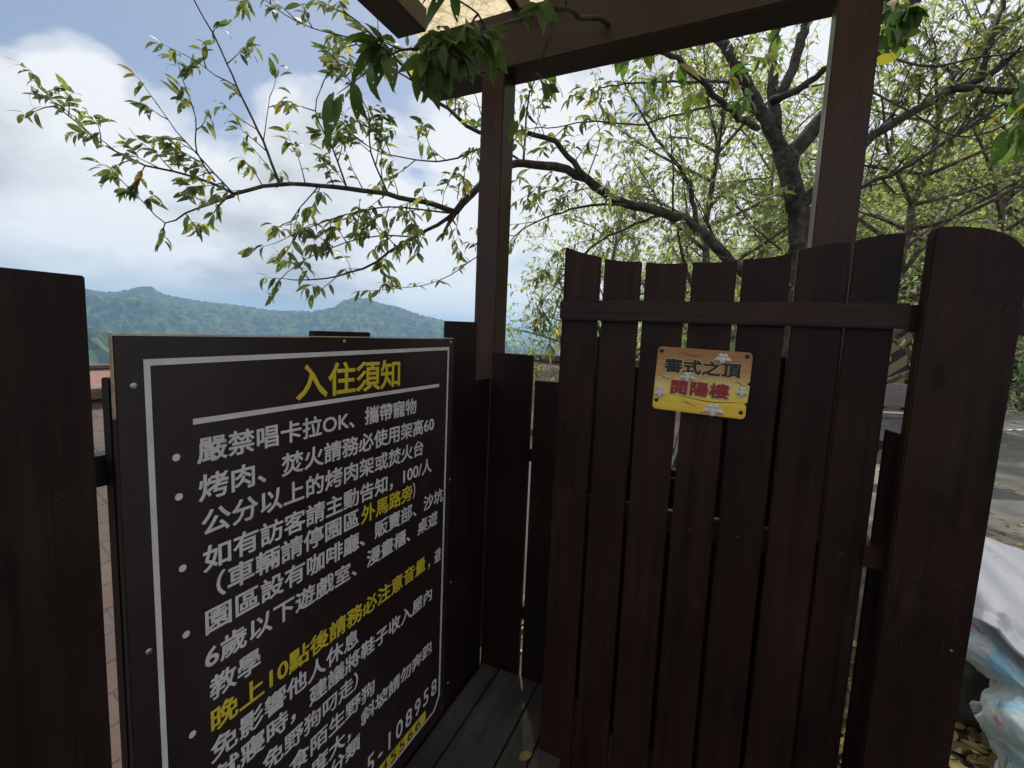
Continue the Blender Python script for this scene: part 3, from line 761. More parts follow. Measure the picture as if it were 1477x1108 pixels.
cloud(0.053, 0.075, 0.042, 0.024); cloud(-0.037, 0.013, 0.038, 0.024); cloud(-0.112, -0.041, 0.030, 0.030); cloud(0.042, -0.077, 0.055, 0.030); cloud(0.113, -0.016, 0.026, 0.024)
for (u, v) in ((-0.118, 0.083), (0.116, 0.085), (-0.119, -0.068), (0.117, -0.077)):
    screw('screw', pf(u, v, 0.0), (0, -1, 0), 0.0062, M_HOLE, plaque_board)

# ------------------------------------------------------------------ leaves and branches
def leaf_shape(st, fold=0.10):
    """outline stations (position along the leaf, width) -> vertices and faces of a folded, arching blade"""
    v = [(0, 0, 0)]
    for t, w in st: v += [(t, w, fold*w), (t, 0, 0), (t, -w, fold*w)]
    v.append((1.0, 0, 0)); f = [(0, 2, 1), (0, 3, 2)]; n = len(st)
    for k in range(n-1):
        a = 1+3*k; f += [(a, a+1, a+4, a+3), (a+1, a+2, a+5, a+4)]
    a = 1+3*(n-1); e = len(v)-1; f += [(a, a+1, e), (a+1, a+2, e)]
    return np.array(v, float), f
FINE = leaf_shape([(0.10, 0.22), (0.25, 0.43), (0.45, 0.50), (0.65, 0.42), (0.84, 0.22)])
COARSE = leaf_shape([(0.28, 0.46), (0.66, 0.38)])
rng = np.random.default_rng(5)
class Leaves:
    def __init__(s): s.p = []; s.d = []; s.l = []; s.w = []; s.t = []; s.c = []
    def add(s, pos, d, length, width, tint, curl=1.0):
        s.p.append(tuple(pos)); s.d.append(tuple(d)); s.l.append(length); s.w.append(width); s.t.append(tint); s.c.append(curl)
    def build(s, name, mat, parent=None, origin=(0, 0, 0), shape=None):
        LT, LQ = shape or FINE
        n = len(s.p); p = np.array(s.p)-np.array(origin); d = np.array(s.d); d /= np.linalg.norm(d, axis=1)[:, None]+1e-9
        rv = rng.normal(size=(n, 3))*0.55; rv[:, 2] = np.abs(rv[:, 2])+0.6
        a = np.cross(d, rv); a /= np.linalg.norm(a, axis=1)[:, None]+1e-9
        up = np.cross(a, d)
        flip = np.where(up[:, 2] < 0, -1.0, 1.0)[:, None]; up = up*flip
        L = np.array(s.l)[:, None]; Wd = np.array(s.w)[:, None]; cu = np.array(s.c)[:, None]
        t = LT[None, :, 0]; ang = t*cu*0.95                       # the blade bends along an arc
        k = np.where(np.abs(cu) < 1e-3, 1e-3, cu)*0.95
        ax = np.sin(ang)/k*L; az = -(1-np.cos(ang))/k*L
        tw = rng.normal(size=(n, 1))*0.5*t
        wy = LT[None, :, 1]*Wd; wz = LT[None, :, 2]*Wd
        v = p[:, None, :] + ax[..., None]*d[:, None, :] + (wy*np.cos(tw))[..., None]*a[:, None, :] + (az+wz+wy*np.sin(tw))[..., None]*up[:, None, :]
        nv = len(LT); v = v.reshape(-1, 3)
        base = (np.arange(n)*nv)[:, None]
        cols = np.concatenate([np.array(f) for f in LQ])
        loops = (base+cols[None, :]).ravel().astype(np.int32)
        sizes = np.array([len(f) for f in LQ]); st = np.concatenate([[0], np.cumsum(sizes)[:-1]]); tot = sizes.sum()
        starts = ((np.arange(n)*tot)[:, None]+st[None, :]).ravel().astype(np.int32)
        me = D.meshes.new(name); me.vertices.add(len(v)); me.vertices.foreach_set('co', v.ravel())
        me.loops.add(len(loops)); me.loops.foreach_set('vertex_index', loops)
        me.polygons.add(len(starts)); me.polygons.foreach_set('loop_start', starts)
        me.update(calc_edges=True)
        at = me.attributes.new('tint', 'FLOAT', 'FACE'); at.data.foreach_set('value', np.repeat(np.clip(np.array(s.t), 0, 1), len(LQ)).astype(np.float32))
        me.polygons.foreach_set('use_smooth', [True]*len(me.polygons))
        o = link_mesh(name, me, mat, parent)
        if parent is not None: o.location = Vector(origin)-root_loc(parent)
        else: o.location = origin
        return o
class Wood:
    def __init__(s): s.v = []; s.f = []
    def tube(s, pts, radii, sides=6, knob=0.0):
        pts = [Vector(p) for p in pts]; base = len(s.v); n = len(pts)
        t = (pts[1]-pts[0]).normalized(); nrm = t.orthogonal().normalized()
        for i, p in enumerate(pts):
            tt = (pts[min(i+1, n-1)]-pts[max(i-1, 0)]).normalized()
            nrm = (nrm-tt*nrm.dot(tt)).normalized(); b = tt.cross(nrm)
            r = radii[i]
            for k in range(sides):
                a = 2*pi*k/sides; rr = r*(1+random.uniform(-knob, knob))
                s.v.append(tuple(p+nrm*cos(a)*rr+b*sin(a)*rr))
        for i in range(n-1):
            for k in range(sides):
                k2 = (k+1) % sides
                s.f.append((base+i*sides+k, base+i*sides+k2, base+(i+1)*sides+k2, base+(i+1)*sides+k))
        s.f.append(tuple(base+(n-1)*sides+k for k in range(sides)))
        s.f.append(tuple(base+k for k in reversed(range(sides))))
    def build(s, name, mat, parent=None, origin=(0, 0, 0)):
        o_ = Vector(origin)
        me = D.meshes.new(name); me.from_pydata([(x-o_.x, y-o_.y, z-o_.z) for x, y, z in s.v], [], s.f); me.update()
        me.polygons.foreach_set('use_smooth', [True]*len(me.polygons))
        o = link_mesh(name, me, mat, parent); o.location = o_-root_loc(parent)
        return o
def smooth_path(pts, step=0.06):
    """Catmull-Rom through the given points, resampled"""
    pts = [Vector(p) for p in pts]
    q = [pts[0]*2-pts[1]]+pts+[pts[-1]*2-pts[-2]]
    out = []
    for i in range(1, len(q)-2):
        n = max(2, int((q[i+1]-q[i]).length/step))
        for k in range(n):
            t = k/n; a, b, c, d = q[i-1], q[i], q[i+1], q[i+2]
            out.append(0.5*((2*b)+(c-a)*t+(2*a-5*b+4*c-d)*t*t+(3*b-a-3*c+d)*t**3))
    out.append(pts[-1]); return out
def rvec(): return Vector((random.gauss(0, 1), random.gauss(0, 1), random.gauss(0, 1)))
DOWN = Vector((0, 0, -1))
def leafy_twig(wd, lv, p, d, length, r, leaf_l, sparse=1.0, up=0.25, droop=0.75, sides=4, seg=0.06, tint=(0.0, 0.80), yel=0.07, wr=0.24):
    n = max(3, int(length/seg)); pts = [Vector(p)]; d = d.normalized()
    for i in range(n):
        d = (d+rvec()*0.13+Vector((0, 0, up*0.25))*(1-i/n)-Vector((0, 0, 0.10))*(i/n)).normalized()
        pts.append(pts[-1]+d*length/n)
    wd.tube(pts, [r*(1-0.75*i/n) for i in range(n+1)], sides)
    side = 1
    for i in range(1, n+1):
        nl = 1 if i < n-1 else 3
        for _ in range(nl):
            if random.random() > sparse: continue
            tdir = (pts[i]-pts[i-1]).normalized()
            sd_ = tdir.cross(Vector((0, 0, 1)))
            if sd_.length < 0.1: sd_ = tdir.orthogonal()
            sd_.normalize(); side = -side
            ld = (tdir*0.6+sd_*side*random.uniform(0.3, 0.9)+DOWN*random.uniform(-0.1, droop*1.1)+rvec()*0.25)
            tn = random.uniform(*tint)
            if random.random() < yel: tn = random.uniform(0.84, 1.0)
            l = leaf_l*random.uniform(0.65, 1.15)
            lv.add(pts[i]+rvec()*0.004, ld, l, l*random.uniform(wr*0.8, wr*1.2), tn, random.uniform(0.4, 1.9))
    return pts
def limb(wd, lv, pts, r0, r1, twig_gap=0.11, twig_len=(0.22, 0.5), leaf=0.095, start=0.0, sparse=0.9, sides=7, up=0.25, subs=0.5, knob=0.06, yel=0.07, bias=None, droop=0.75, wr=0.24, tr=0.0035, tint=(0.0, 0.8)):
    path = smooth_path(pts); n = len(path)
    path = [p+rvec()*min(0.006, r0*0.25) if 0 < i < n-1 else p for i, p in enumerate(path)]
    wd.tube(path, [r0+(r1-r0)*(i/(n-1))**0.85 for i in range(n)], sides, knob)
    acc = 0
    for i in range(1, n):
        acc += (path[i]-path[i-1]).length
        if i/n < start or acc < twig_gap*random.uniform(0.7, 1.3): continue
        acc = 0
        t = (path[i]-path[i-1]).normalized()
        q = rvec(); q = (q-t*q.dot(t)).normalized()
        d = t*random.uniform(0.2, 0.9)+q*1.0+Vector((0, 0, up))
        if bias is not None: d += bias
        L = random.uniform(*twig_len)*(1-0.4*i/n)
        tp = leafy_twig(wd, lv, path[i], d, L, tr, leaf, sparse, up, droop, yel=yel, wr=wr, tint=tint)
        if random.random() < subs:
            k = len(tp)//2; q = rvec()
            leafy_twig(wd, lv, tp[k], (tp[k]-tp[k-1]).normalized()+q.normalized()*0.9, L*0.6, tr*0.7, leaf, sparse, up, droop, yel=yel, wr=wr, tint=tint)
    tip = path[-1]
    leafy_twig(wd, lv, tip, path[-1]-path[-2], 0.16, r1*0.8+0.001, leaf, 1.0, 0.1, droop, yel=yel, wr=wr, tint=tint)
    return path

def PP(*a): return [P(*q) for q in a]
random.seed(21)
base = P(1152, 345, 3.6); gz = float(ground_h(base.x+0.05, base.y+0.05))
ct = thing('cherry_tree', 'leaning grey-barked cherry tree behind the gate, its long low bough reaching left across the sky', 'tree', (base.x, base.y, gz))
wd = Wood(); lv = Leaves()
trunk = [Vector((base.x+0.02, base.y, gz-0.1)), Vector((base.x+0.02, base.y, gz+0.7)), base, P(1148, 300, 3.58), P(1140, 255, 3.52), P(1128, 215, 3.48)]
tp_ = smooth_path(trunk, 0.08); nt_ = len(tp_)
wd.tube(tp_, [0.084-0.014*i/nt_ + (0.05*max(0, 1-i/5)) for i in range(nt_)], 14, 0.09)
# upper limbs
L1 = dict(sparse=0.75, leaf=0.085, up=0.35)
limb(wd, lv, PP((1128, 220, 3.48), (1100, 165, 3.45), (1075, 118, 3.42), (1050, 75, 3.4), (1030, 40, 3.4), (1000, -40, 3.4)), 0.056, 0.028, start=0.4, twig_gap=0.2, **L1)
limb(wd, lv, PP((1118, 190, 3.46), (1117, 150, 3.5), (1113, 90, 3.55), (1120, 50, 3.6), (1124, 0, 3.65), (1120, -60, 3.7)), 0.045, 0.024, start=0.35, twig_gap=0.2, **L1)
limb(wd, lv, PP((1116, 150, 3.5), (1138, 112, 3.42), (1152, 70, 3.4), (1165, 20, 3.4), (1180, -50, 3.4)), 0.040, 0.024, start=0.4, twig_gap=0.2, **L1)
limb(wd, lv, PP((1138, 235, 3.5), (1165, 195, 3.45), (1205, 150, 3.4), (1250, 100, 3.3), (1292, 45, 3.2), (1330, -20, 3.1)), 0.062, 0.042, start=0.4, twig_gap=0.16, **L1)
limb(wd, lv, PP((1112, 145, 3.46), (1150, 130, 3.3), (1190, 100, 3.2), (1215, 85, 3.1), (1260, 40, 3.0)), 0.030, 0.015, start=0.3, twig_gap=0.16, **L1)
pf_ = limb(wd, lv, PP((1150, 300, 3.56), (1200, 250, 3.45), (1250, 205, 3.4), (1310, 165, 3.35), (1372, 130, 3.3), (1420, 112, 3.2), (1455, 85, 3.1)), 0.045, 0.022, start=0.3, twig_gap=0.13, **L1)
limb(wd, lv, PP((1375, 128, 3.3), (1420, 128, 3.2), (1477, 132, 3.1), (1560, 120, 3.0)), 0.026, 0.016, twig_gap=0.14, **L1)
limb(wd, lv, PP((1418, 110, 3.2), (1424, 70, 3.2), (1445, 10, 3.2), (1450, -40, 3.2)), 0.020, 0.012, twig_gap=0.14, **L1)
pg_ = limb(wd, lv, PP((1150, 330, 3.6), (1200, 300, 3.5), (1245, 268, 3.4), (1300, 245, 3.35), (1380, 195, 3.25), (1477, 135, 3.1)), 0.022, 0.008, start=0.2, twig_gap=0.13, **L1)
limb(wd, lv, PP((1260, 72, 3.2), (1330, 95, 3.0), (1400, 85, 2.9), (1500, 70, 2.8)), 0.009, 0.005, twig_gap=0.2, **L1)
limb(wd, lv, PP((1258, 133, 3.2), (1310, 160, 3.0), (1370, 195, 2.8), (1430, 190, 2.7), (1480, 160, 2.6)), 0.008, 0.004, twig_gap=0.3, **L1)
# long low bough to the left
B0 = PP((1120, 450, 3.62), (1085, 405, 3.55), (1045, 370, 3.5), (1005, 328, 3.4), (960, 307, 3.3), (915, 298, 3.25), (880, 283, 3.2), (848, 258, 3.1), (800, 241, 3.05), (745, 236, 2.98), (715, 250, 2.9), (690, 272, 2.85), (657, 306, 2.8))
pb_ = limb(wd, lv, B0, 0.048, 0.021, start=0.25, twig_gap=0.14, leaf=0.09, knob=0.09, sparse=0.85)
A0 = PP((657, 306, 2.8), (610, 291, 2.75), (544, 278, 2.7), (500, 271, 2.67), (403, 266, 2.6), (338, 280, 2.55))
KW = dict(leaf=0.092, wr=0.29, sparse=0.95, up=0.22, subs=0.55, droop=0.6)
limb(wd, lv, A0, 0.017, 0.010, twig_gap=0.060, twig_len=(0.16, 0.44), **KW)
limb(wd, lv, PP((338, 280, 2.55), (305, 264, 2.52), (250, 247, 2.5), (210, 239, 2.48), (146, 206, 2.45), (100, 168, 2.42), (81, 152, 2.42), (66, 134, 2.4)), 0.008, 0.002, twig_gap=0.065, twig_len=(0.12, 0.26), start=0.15, **KW)
limb(wd, lv, PP((338, 283, 2.55), (300, 296, 2.5), (267, 308, 2.48), (238, 321, 2.45), (190, 275, 2.4)), 0.007, 0.002, twig_gap=0.075, twig_len=(0.10, 0.2), **KW)
limb(wd, lv, PP((403, 266, 2.6), (379, 203, 2.6), (342, 125, 2.6), (315, 64, 2.6), (290, 20, 2.6), (262, -40, 2.6)), 0.008, 0.003, twig_gap=0.15, twig_len=(0.12, 0.26), **KW)
limb(wd, lv, PP((342, 125, 2.6), (310, 108, 2.55), (285, 90, 2.5)), 0.004, 0.002, twig_gap=0.12, twig_len=(0.1, 0.18), **KW)
limb(wd, lv, PP((335, 278, 2.55), (284, 222, 2.5), (255, 190, 2.45), (230, 155, 2.4)), 0.005, 0.002, twig_gap=0.075, twig_len=(0.12, 0.2), **KW)
limb(wd, lv, PP((310, 262, 2.53), (284, 220, 2.5), (282, 170, 2.5), (262, 110, 2.5)), 0.005, 0.002, twig_gap=0.065, twig_len=(0.1, 0.2), **KW)
limb(wd, lv, PP((380, 203, 2.6), (385, 170, 2.55), (389, 140, 2.5)), 0.003, 0.0016, twig_gap=0.12, twig_len=(0.08, 0.14), **KW)
limb(wd, lv, PP((500, 271, 2.67), (480, 215, 2.6), (455, 160, 2.55), (470, 110, 2.5)), 0.006, 0.002, twig_gap=0.065, twig_len=(0.14, 0.3), **KW)
limb(wd, lv, PP((560, 280, 2.7), (535, 220, 2.65), (530, 160, 2.6), (500, 110, 2.6)), 0.006, 0.002, twig_gap=0.065, twig_len=(0.14, 0.3), **KW)
limb(wd, lv, PP((460, 268, 2.64), (420, 320, 2.5), (430, 360, 2.4)), 0.004, 0.002, twig_gap=0.065, twig_len=(0.12, 0.24), **KW)
Bq = PP((657, 307, 2.8), (630, 325, 2.78), (600, 342, 2.75), (560, 365, 2.7), (524, 388, 2.65), (470, 401, 2.6), (423, 404, 2.55))
limb(wd, lv, Bq, 0.013, 0.003, twig_gap=0.075, twig_len=(0.12, 0.36), start=0.05, **KW)
limb(wd, lv, PP((655, 308, 2.8), (620, 305, 2.7), (560, 298, 2.62), (500, 310, 2.55), (440, 330, 2.5), (410, 345, 2.45)), 0.006, 0.002, twig_gap=0.065, twig_len=(0.14, 0.3), **KW)
limb(wd, lv, PP((600, 342, 2.75), (550, 340, 2.7), (500, 350, 2.6), (445, 372, 2.5), (415, 392, 2.45)), 0.005, 0.002, twig_gap=0.075, twig_len=(0.12, 0.24), **KW)
limb(wd, lv, PP((700, 365, 2.9), (683, 373, 2.85), (650, 397, 2.75), (614, 411, 2.7), (562, 417, 2.6)), 0.004, 0.0018, twig_gap=0.13, twig_len=(0.08, 0.16), leaf=0.08, sparse=0.9, up=0.1, subs=0.3)
# second bough above it
Cq = PP((848, 258, 3.1), (829, 238, 3.05), (802, 204, 3.0), (770, 194, 2.95), (737, 190, 2.9), (691, 190, 2.85), (656, 165, 2.8), (610, 130, 2.75), (560, 70, 2.7), (500, 20, 2.6))
limb(wd, lv, Cq, 0.022, 0.004, twig_gap=0.060, twig_len=(0.18, 0.42), **KW)
limb(wd, lv, PP((737, 200, 2.95), (690, 216, 2.9), (645, 232, 2.85), (600, 230, 2.8), (545, 218, 2.7), (500, 190, 2.6)), 0.008, 0.002, twig_gap=0.060, twig_len=(0.15, 0.35), **KW)
limb(wd, lv, PP((600, 120, 2.75), (529, 76, 2.7), (504, 55, 2.65), (450, 41, 2.6), (410, 20, 2.55), (370, -10, 2.5)), 0.005, 0.002, twig_gap=0.075, twig_len=(0.12, 0.26), **KW)
limb(wd, lv, PP((915, 298, 3.25), (860, 295, 3.1), (800, 310, 3.0), (755, 330, 2.9), (735, 350, 2.8)), 0.012, 0.003, twig_gap=0.065, twig_len=(0.2, 0.4), leaf=0.085, sparse=0.9, up=0.1, subs=0.6)
limb(wd, lv, PP((960, 307, 3.3), (900, 330, 3.2), (850, 360, 3.1), (810, 400, 3.05), (780, 440, 3.0)), 0.012, 0.003, twig_gap=0.065, twig_len=(0.2, 0.4), leaf=0.08, sparse=0.95, up=-0.1, subs=0.7)
limb(wd, lv, PP((850, 360, 3.1), (820, 400, 3.1), (800, 450, 3.05), (785, 500, 3.0)), 0.006, 0.002, twig_gap=0.060, twig_len=(0.15, 0.3), leaf=0.075, sparse=0.95, up=-0.2, subs=0.6)
limb(wd, lv, PP((1005, 328, 3.4), (1000, 290, 3.4), (985, 250, 3.4), (940, 190, 3.4), (900, 120, 3.4)), 0.020, 0.006, twig_gap=0.11, twig_len=(0.2, 0.45), leaf=0.08, sparse=0.85, subs=0.7)
limb(wd, lv, PP((1075, 118, 3.42), (1000, 118, 3.2), (920, 120, 3.0), (850, 128, 2.8)), 0.012, 0.004, twig_gap=0.14, twig_len=(0.2, 0.4), leaf=0.09, sparse=0.7)
limb(wd, lv, PP((1100, 165, 3.45), (1040, 152, 3.2), (980, 165, 3.0), (920, 180, 2.8), (860, 175, 2.7), (790, 185, 2.6)), 0.011, 0.003, twig_gap=0.15, twig_len=(0.2, 0.4), leaf=0.09, sparse=0.7)
def shoots(path, n, dirn, lens, spread, f0=0.3):
    for k in range(n):
        q = path[int(len(path)*random.uniform(f0, 0.98))]; d = dirn+rvec()*spread; L = random.uniform(*lens); d.normalize()
        mid = q+d*L*0.5+rvec()*0.04; end = q+d*L+Vector((0, 0, 0.05*L))
        limb(wd, lv, [q, mid, end], random.uniform(0.005, 0.009), 0.002, twig_gap=0.16, twig_len=(0.12, 0.3), leaf=0.08, sparse=0.75, up=0.3, subs=0.3, tr=0.0022)
shoots(pf_, 12, RR*0.75+UU*0.9, (0.6, 1.2), 0.25)
shoots(pg_, 12, RR*0.9+UU*0.8+F_*0.3, (0.6, 1.3), 0.25, 0.2)
shoots(pg_, 8, RR*0.6+UU*0.6+F_*0.5, (0.8, 1.5), 0.3, 0.1)
shoots(pb_, 11, UU*1.0-RR*0.25, (0.4, 0.9), 0.4, 0.2)
wood_ob = wd.build('trunk', M_BARK, ct, base)
lv.build('crown', M_LEAF, ct, base)
# bough that hangs in front of the canopy, with larger leaves
wd = Wood(); lv = Leaves()
KF = dict(leaf=0.115, sparse=1.0, up=0.0, droop=1.0, subs=0.25, yel=0.06, wr=0.30, tint=(0.0, 0.6))
O0 = PP((1092, 185, 3.3), (1060, 165, 2.9), (1010, 115, 2.5), (960, 78, 2.15), (870, 32, 1.75), (800, 14, 1.5))
limb(wd, lv, O0, 0.022, 0.008, twig_gap=0.6, twig_len=(0.15, 0.3), start=0.3, **KF)
limb(wd, lv, PP((800, 14, 1.5), (745, 30, 1.36), (700, 42, 1.28), (660, 54, 1.22), (625, 62, 1.18), (595, 70, 1.15), (562, 80, 1.12)), 0.006, 0.0025, twig_gap=0.036, twig_len=(0.03, 0.08), start=0.42, **KF)
limb(wd, lv, PP((700, 42, 1.28), (690, 20, 1.22), (660, 0, 1.2)), 0.003, 0.002, twig_gap=0.05, twig_len=(0.05, 0.1), **KF)
limb(wd, lv, PP((800, 14, 1.5), (790, 60, 1.55), (775, 105, 1.6)), 0.003, 0.002, twig_gap=0.12, twig_len=(0.05, 0.1), leaf=0.085, sparse=0.7, up=-0.2, droop=1.0, subs=0.2, wr=0.28)
limb(wd, lv, PP((1300, -30, 2.3), (1290, 5, 2.1), (1285, 30, 2.0)), 0.005, 0.002, twig_gap=0.060, twig_len=(0.05, 0.12), leaf=0.12, sparse=1.0, up=-0.2, droop=0.9, subs=0.3, wr=0.42)
limb(wd, lv, PP((1530, 110, 1.7), (1500, 140, 1.6), (1478, 165, 1.55)), 0.005, 0.002, twig_gap=0.07, twig_len=(0.05, 0.1), leaf=0.12, sparse=1.0, up=-0.2, droop=0.9, subs=0.3, wr=0.45)
for (px, py, dep) in ((930, 100, 2.3), (945, 130, 2.3), (1030, 130, 2.6), (1075, 108, 2.8), (975, 165, 2.6), (812, 155, 2.2), (1120, 75, 2.8), (1300, 120, 2.4), (1440, 170, 2.4)):
    leafy_twig(wd, lv, P(px, py-14, dep), Vector((random.uniform(-1, 1), 0, 0.2)), 0.12, 0.002, 0.13, 0.6, 0, 0.9, yel=0.12, wr=0.42, tint=(0.3, 0.8))
wd.build('bough', M_BARK, ct, base); lv.build('front_foliage', M_LEAFBIG, ct, base)

# ------------------------------------------------------------------ trees behind
def bg_tree(name, label, x, y, h, spread, nlimb, leaf, mat, seed, sub=5, tw=4, lean=(0, 0), trunk_r=0.06, sparse=0.9, low=0.25, group=None, wr=0.36, up=0.3, twl=0.4, forks=1):
    random.seed(seed); nlimb = int(nlimb*1.25); sub += 2; leaf *= 0.92
    z0 = float(ground_h(x, y)); t = thing(name, label, 'tree', (x, y, z0), group)
    wd = Wood(); lv = Leaves()
    tops = []
    path = [Vector((x, y, z0-0.15)), Vector((x+lean[0]*0.3, y+lean[1]*0.3, z0+h*0.35)), Vector((x+lean[0]*0.7+random.uniform(-.1, .1), y+lean[1]*0.7, z0+h*0.65)), Vector((x+lean[0], y+lean[1], z0+h*0.93))]
    tr = smooth_path(path, 0.2); n = len(tr)
    tr = [p+rvec()*0.02 for p in tr]
    wd.tube(tr, [trunk_r*(1-0.85*i/n)+0.004 for i in range(n)], 8, 0.07)
    for k in range(nlimb):
        f = low+(0.97-low)*(k+random.random()*0.7)/nlimb
        i = min(n-2, int(f*n)); p = tr[i]
        az = k*2.4+random.uniform(-0.5, 0.5)
        ln = spread*random.uniform(0.65, 1.1)*(1.15-0.65*f)
        d = Vector((cos(az), sin(az), random.uniform(0.25, 0.8)))
        end = p+d.normalized()*ln
        mid = p.lerp(end, 0.5)+Vector((0, 0, ln*random.uniform(-0.02, 0.12)))+rvec()*0.06*ln
        lp = smooth_path([p, mid, end], 0.14); m_ = len(lp)
        r0 = trunk_r*(1-0.8*f)*0.55+0.004
        wd.tube(lp, [r0*(1-0.85*i/m_)+0.002 for i in range(m_)], 5, 0.05)
        for s in range(sub):
            j = min(m_-1, int(m_*(0.22+0.78*(s+random.random())/sub)))
            sdv = (lp[j]-lp[j-1] if j else d).normalized()+rvec().normalized()*0.85+Vector((0, 0, up))
            sl_ = ln*random.uniform(0.28, 0.5)
            sp = leafy_twig(wd, lv, lp[j], sdv, sl_, 0.005, leaf, sparse*0.6, 0.3, 0.7, 3, 0.12, (0.0, 0.95), 0.05, wr)
            for q in range(tw):
                jj = random.randrange(1, len(sp))
                leafy_twig(wd, lv, sp[jj], (sp[jj]-sp[jj-1]).normalized()+rvec().normalized()*1.0, twl*random.uniform(0.6, 1.2), 0.003, leaf, sparse, 0.2, 0.7, 3, 0.055, (0.0, 0.95), 0.05, wr)
    wd.build('trunk', M_BARK2, t, (x, y, z0)); lv.build('crown', mat, t, (x, y, z0), COARSE)
    return len(lv.p)
NL = 0
G = 'trees beyond the gate'
def gp(px, dist):                                # ground position in a given direction at a given distance
    d = ray(px, 470); k = dist/hypot(d.x, d.y); return d.x*k, d.y*k
x, y = gp(1022, 5.2); NL += bg_tree('orchard_tree', 'thin upright tree with pale leaves just left of the forked trunk', x, y, 4.6, 1.5, 16, 0.085, M_LEAFBG, 31, 6, 5, group=G, low=0.38, sparse=0.6)
x, y = gp(880, 6.3); NL += bg_tree('orchard_tree', 'airy pale green tree above the left planks of the gate', x, y, 4.7, 1.9, 17, 0.085, M_LEAFBG, 32, 6, 5, group=G, sparse=0.7, low=0.35)
x, y = gp(1090, 7.0); NL += bg_tree('orchard_tree', 'pale green tree directly behind the forked trunk', x, y, 4.8, 2.0, 17, 0.085, M_LEAFBG, 33, 6, 5, group=G, low=0.3)
x, y = gp(1232, 5.6); NL += bg_tree('orchard_tree', 'thin tree with slanting bare twigs just right of the right canopy post', x, y, 4.6, 1.9, 22, 0.080, M_LEAFBG, 34, 5, 5, (0.5, 0), sparse=0.42, group=G, low=0.3)
x, y = gp(1352, 6.6); NL += bg_tree('orchard_tree', 'twiggy pale tree above the broad round-topped board', x, y, 4.9, 2.2, 18, 0.085, M_LEAFBG, 35, 5, 5, (0.6, 0), sparse=0.42, group=G, low=0.3)
x, y = gp(1590, 8.0); NL += bg_tree('orchard_tree', 'pale tree at the right edge of the view beyond the road', x, y, 5.6, 2.4, 18, 0.10, M_LEAFBG, 36, 5, 5, group=G, low=0.25, sparse=0.8)
x, y = gp(960, 11.5); NL += bg_tree('leafy_tree', 'dense rounded tree far behind the middle of the gate', x, y, 4.9, 2.6, 18, 0.15, M_LEAFBG, 37, 7, 5, group=G, low=0.15, twl=0.6)
x, y = gp(1180, 12.0); NL += bg_tree('leafy_tree', 'dense tree directly behind the right canopy post', x, y, 4.9, 2.2, 18, 0.13, M_LEAFBG, 38, 7, 5, group=G, low=0.12, twl=0.6)
x, y = gp(1300, 14.0); NL += bg_tree('dark_tree', 'tall dark evergreen between right canopy post and round-topped board', x, y, 5.8, 2.2, 18, 0.16, M_LEAFDK, 39, 7, 5, group=G, low=0.12, twl=0.6)
x, y = gp(1440, 15.0); NL += bg_tree('feathery_tree', 'bright feathery tree above the top of the round-topped board', x, y, 6.0, 3.0, 22, 0.17, M_LEAFBG, 40, 7, 5, group=G, low=0.1, twl=0.7)
x, y = gp(1060, 16.0); NL += bg_tree('leafy_tree', 'broad spreading tree farthest behind the gate', x, y, 4.6, 3.0, 18, 0.15, M_LEAFBG, 41, 7, 5, group=G, low=0.12, twl=0.7)
x, y = gp(930, 8.8); NL += bg_tree('orchard_tree', 'pale tree low behind the second and third planks of the gate', x, y, 3.7, 2.2, 18, 0.10, M_LEAFBG, 51, 6, 5, group=G, low=0.2)
x, y = gp(1420, 10.0); NL += bg_tree('orchard_tree', 'yellow-green tree behind the twiggy one, right of the round-topped board', x, y, 5.6, 2.6, 20, 0.10, M_LEAFBG, 52, 6, 5, group=G, low=0.3, sparse=0.75)
x, y = gp(742, 8.5); NL += bg_tree('bush', 'light green bush rising beside the left canopy post', x, y, 3.6, 1.0, 12, 0.10, M_LEAFBG, 42, 6, 4, low=0.2)
print('bg leaves', NL)
# hedge on the far side of the road
random.seed(60)
hx, hy = gp(1462, 19.5); z0 = float(ground_h(hx, hy))
hd = thing('hedge', 'dark clipped hedge across the road, right of the round-topped board', 'hedge', (hx, hy, z0))
lv = Leaves(); wd = Wood()
dv = Vector((cos(0.75), sin(0.75), 0))
for i in range(9000):
    a = random.uniform(-5.5, 7); hgt = random.uniform(0, 1) ** 0.8*2.5; w = random.gauss(0, 0.45)
    q = Vector((hx, hy, z0+hgt+0.18*sin(a*2.3)))+dv*a+Vector((-dv.y, dv.x, 0))*w
    lv.add(q, rvec()+Vector((0, 0, -0.3)), random.uniform(0.10, 0.2), random.uniform(0.05, 0.09), random.uniform(0, 0.9))
for i in range(14):
    a = -5.2+i*0.9; q = Vector((hx, hy, z0-0.1))+dv*a
    wd.tube([q, q+Vector((0.05, 0, 1.0)), q+Vector((0, 0.1, 2.0))], [0.05, 0.04, 0.015], 5)
wd.build('stem', M_BARK, hd, (hx, hy, z0)); lv.build('foliage', M_LEAFDK, hd, (hx, hy, z0))

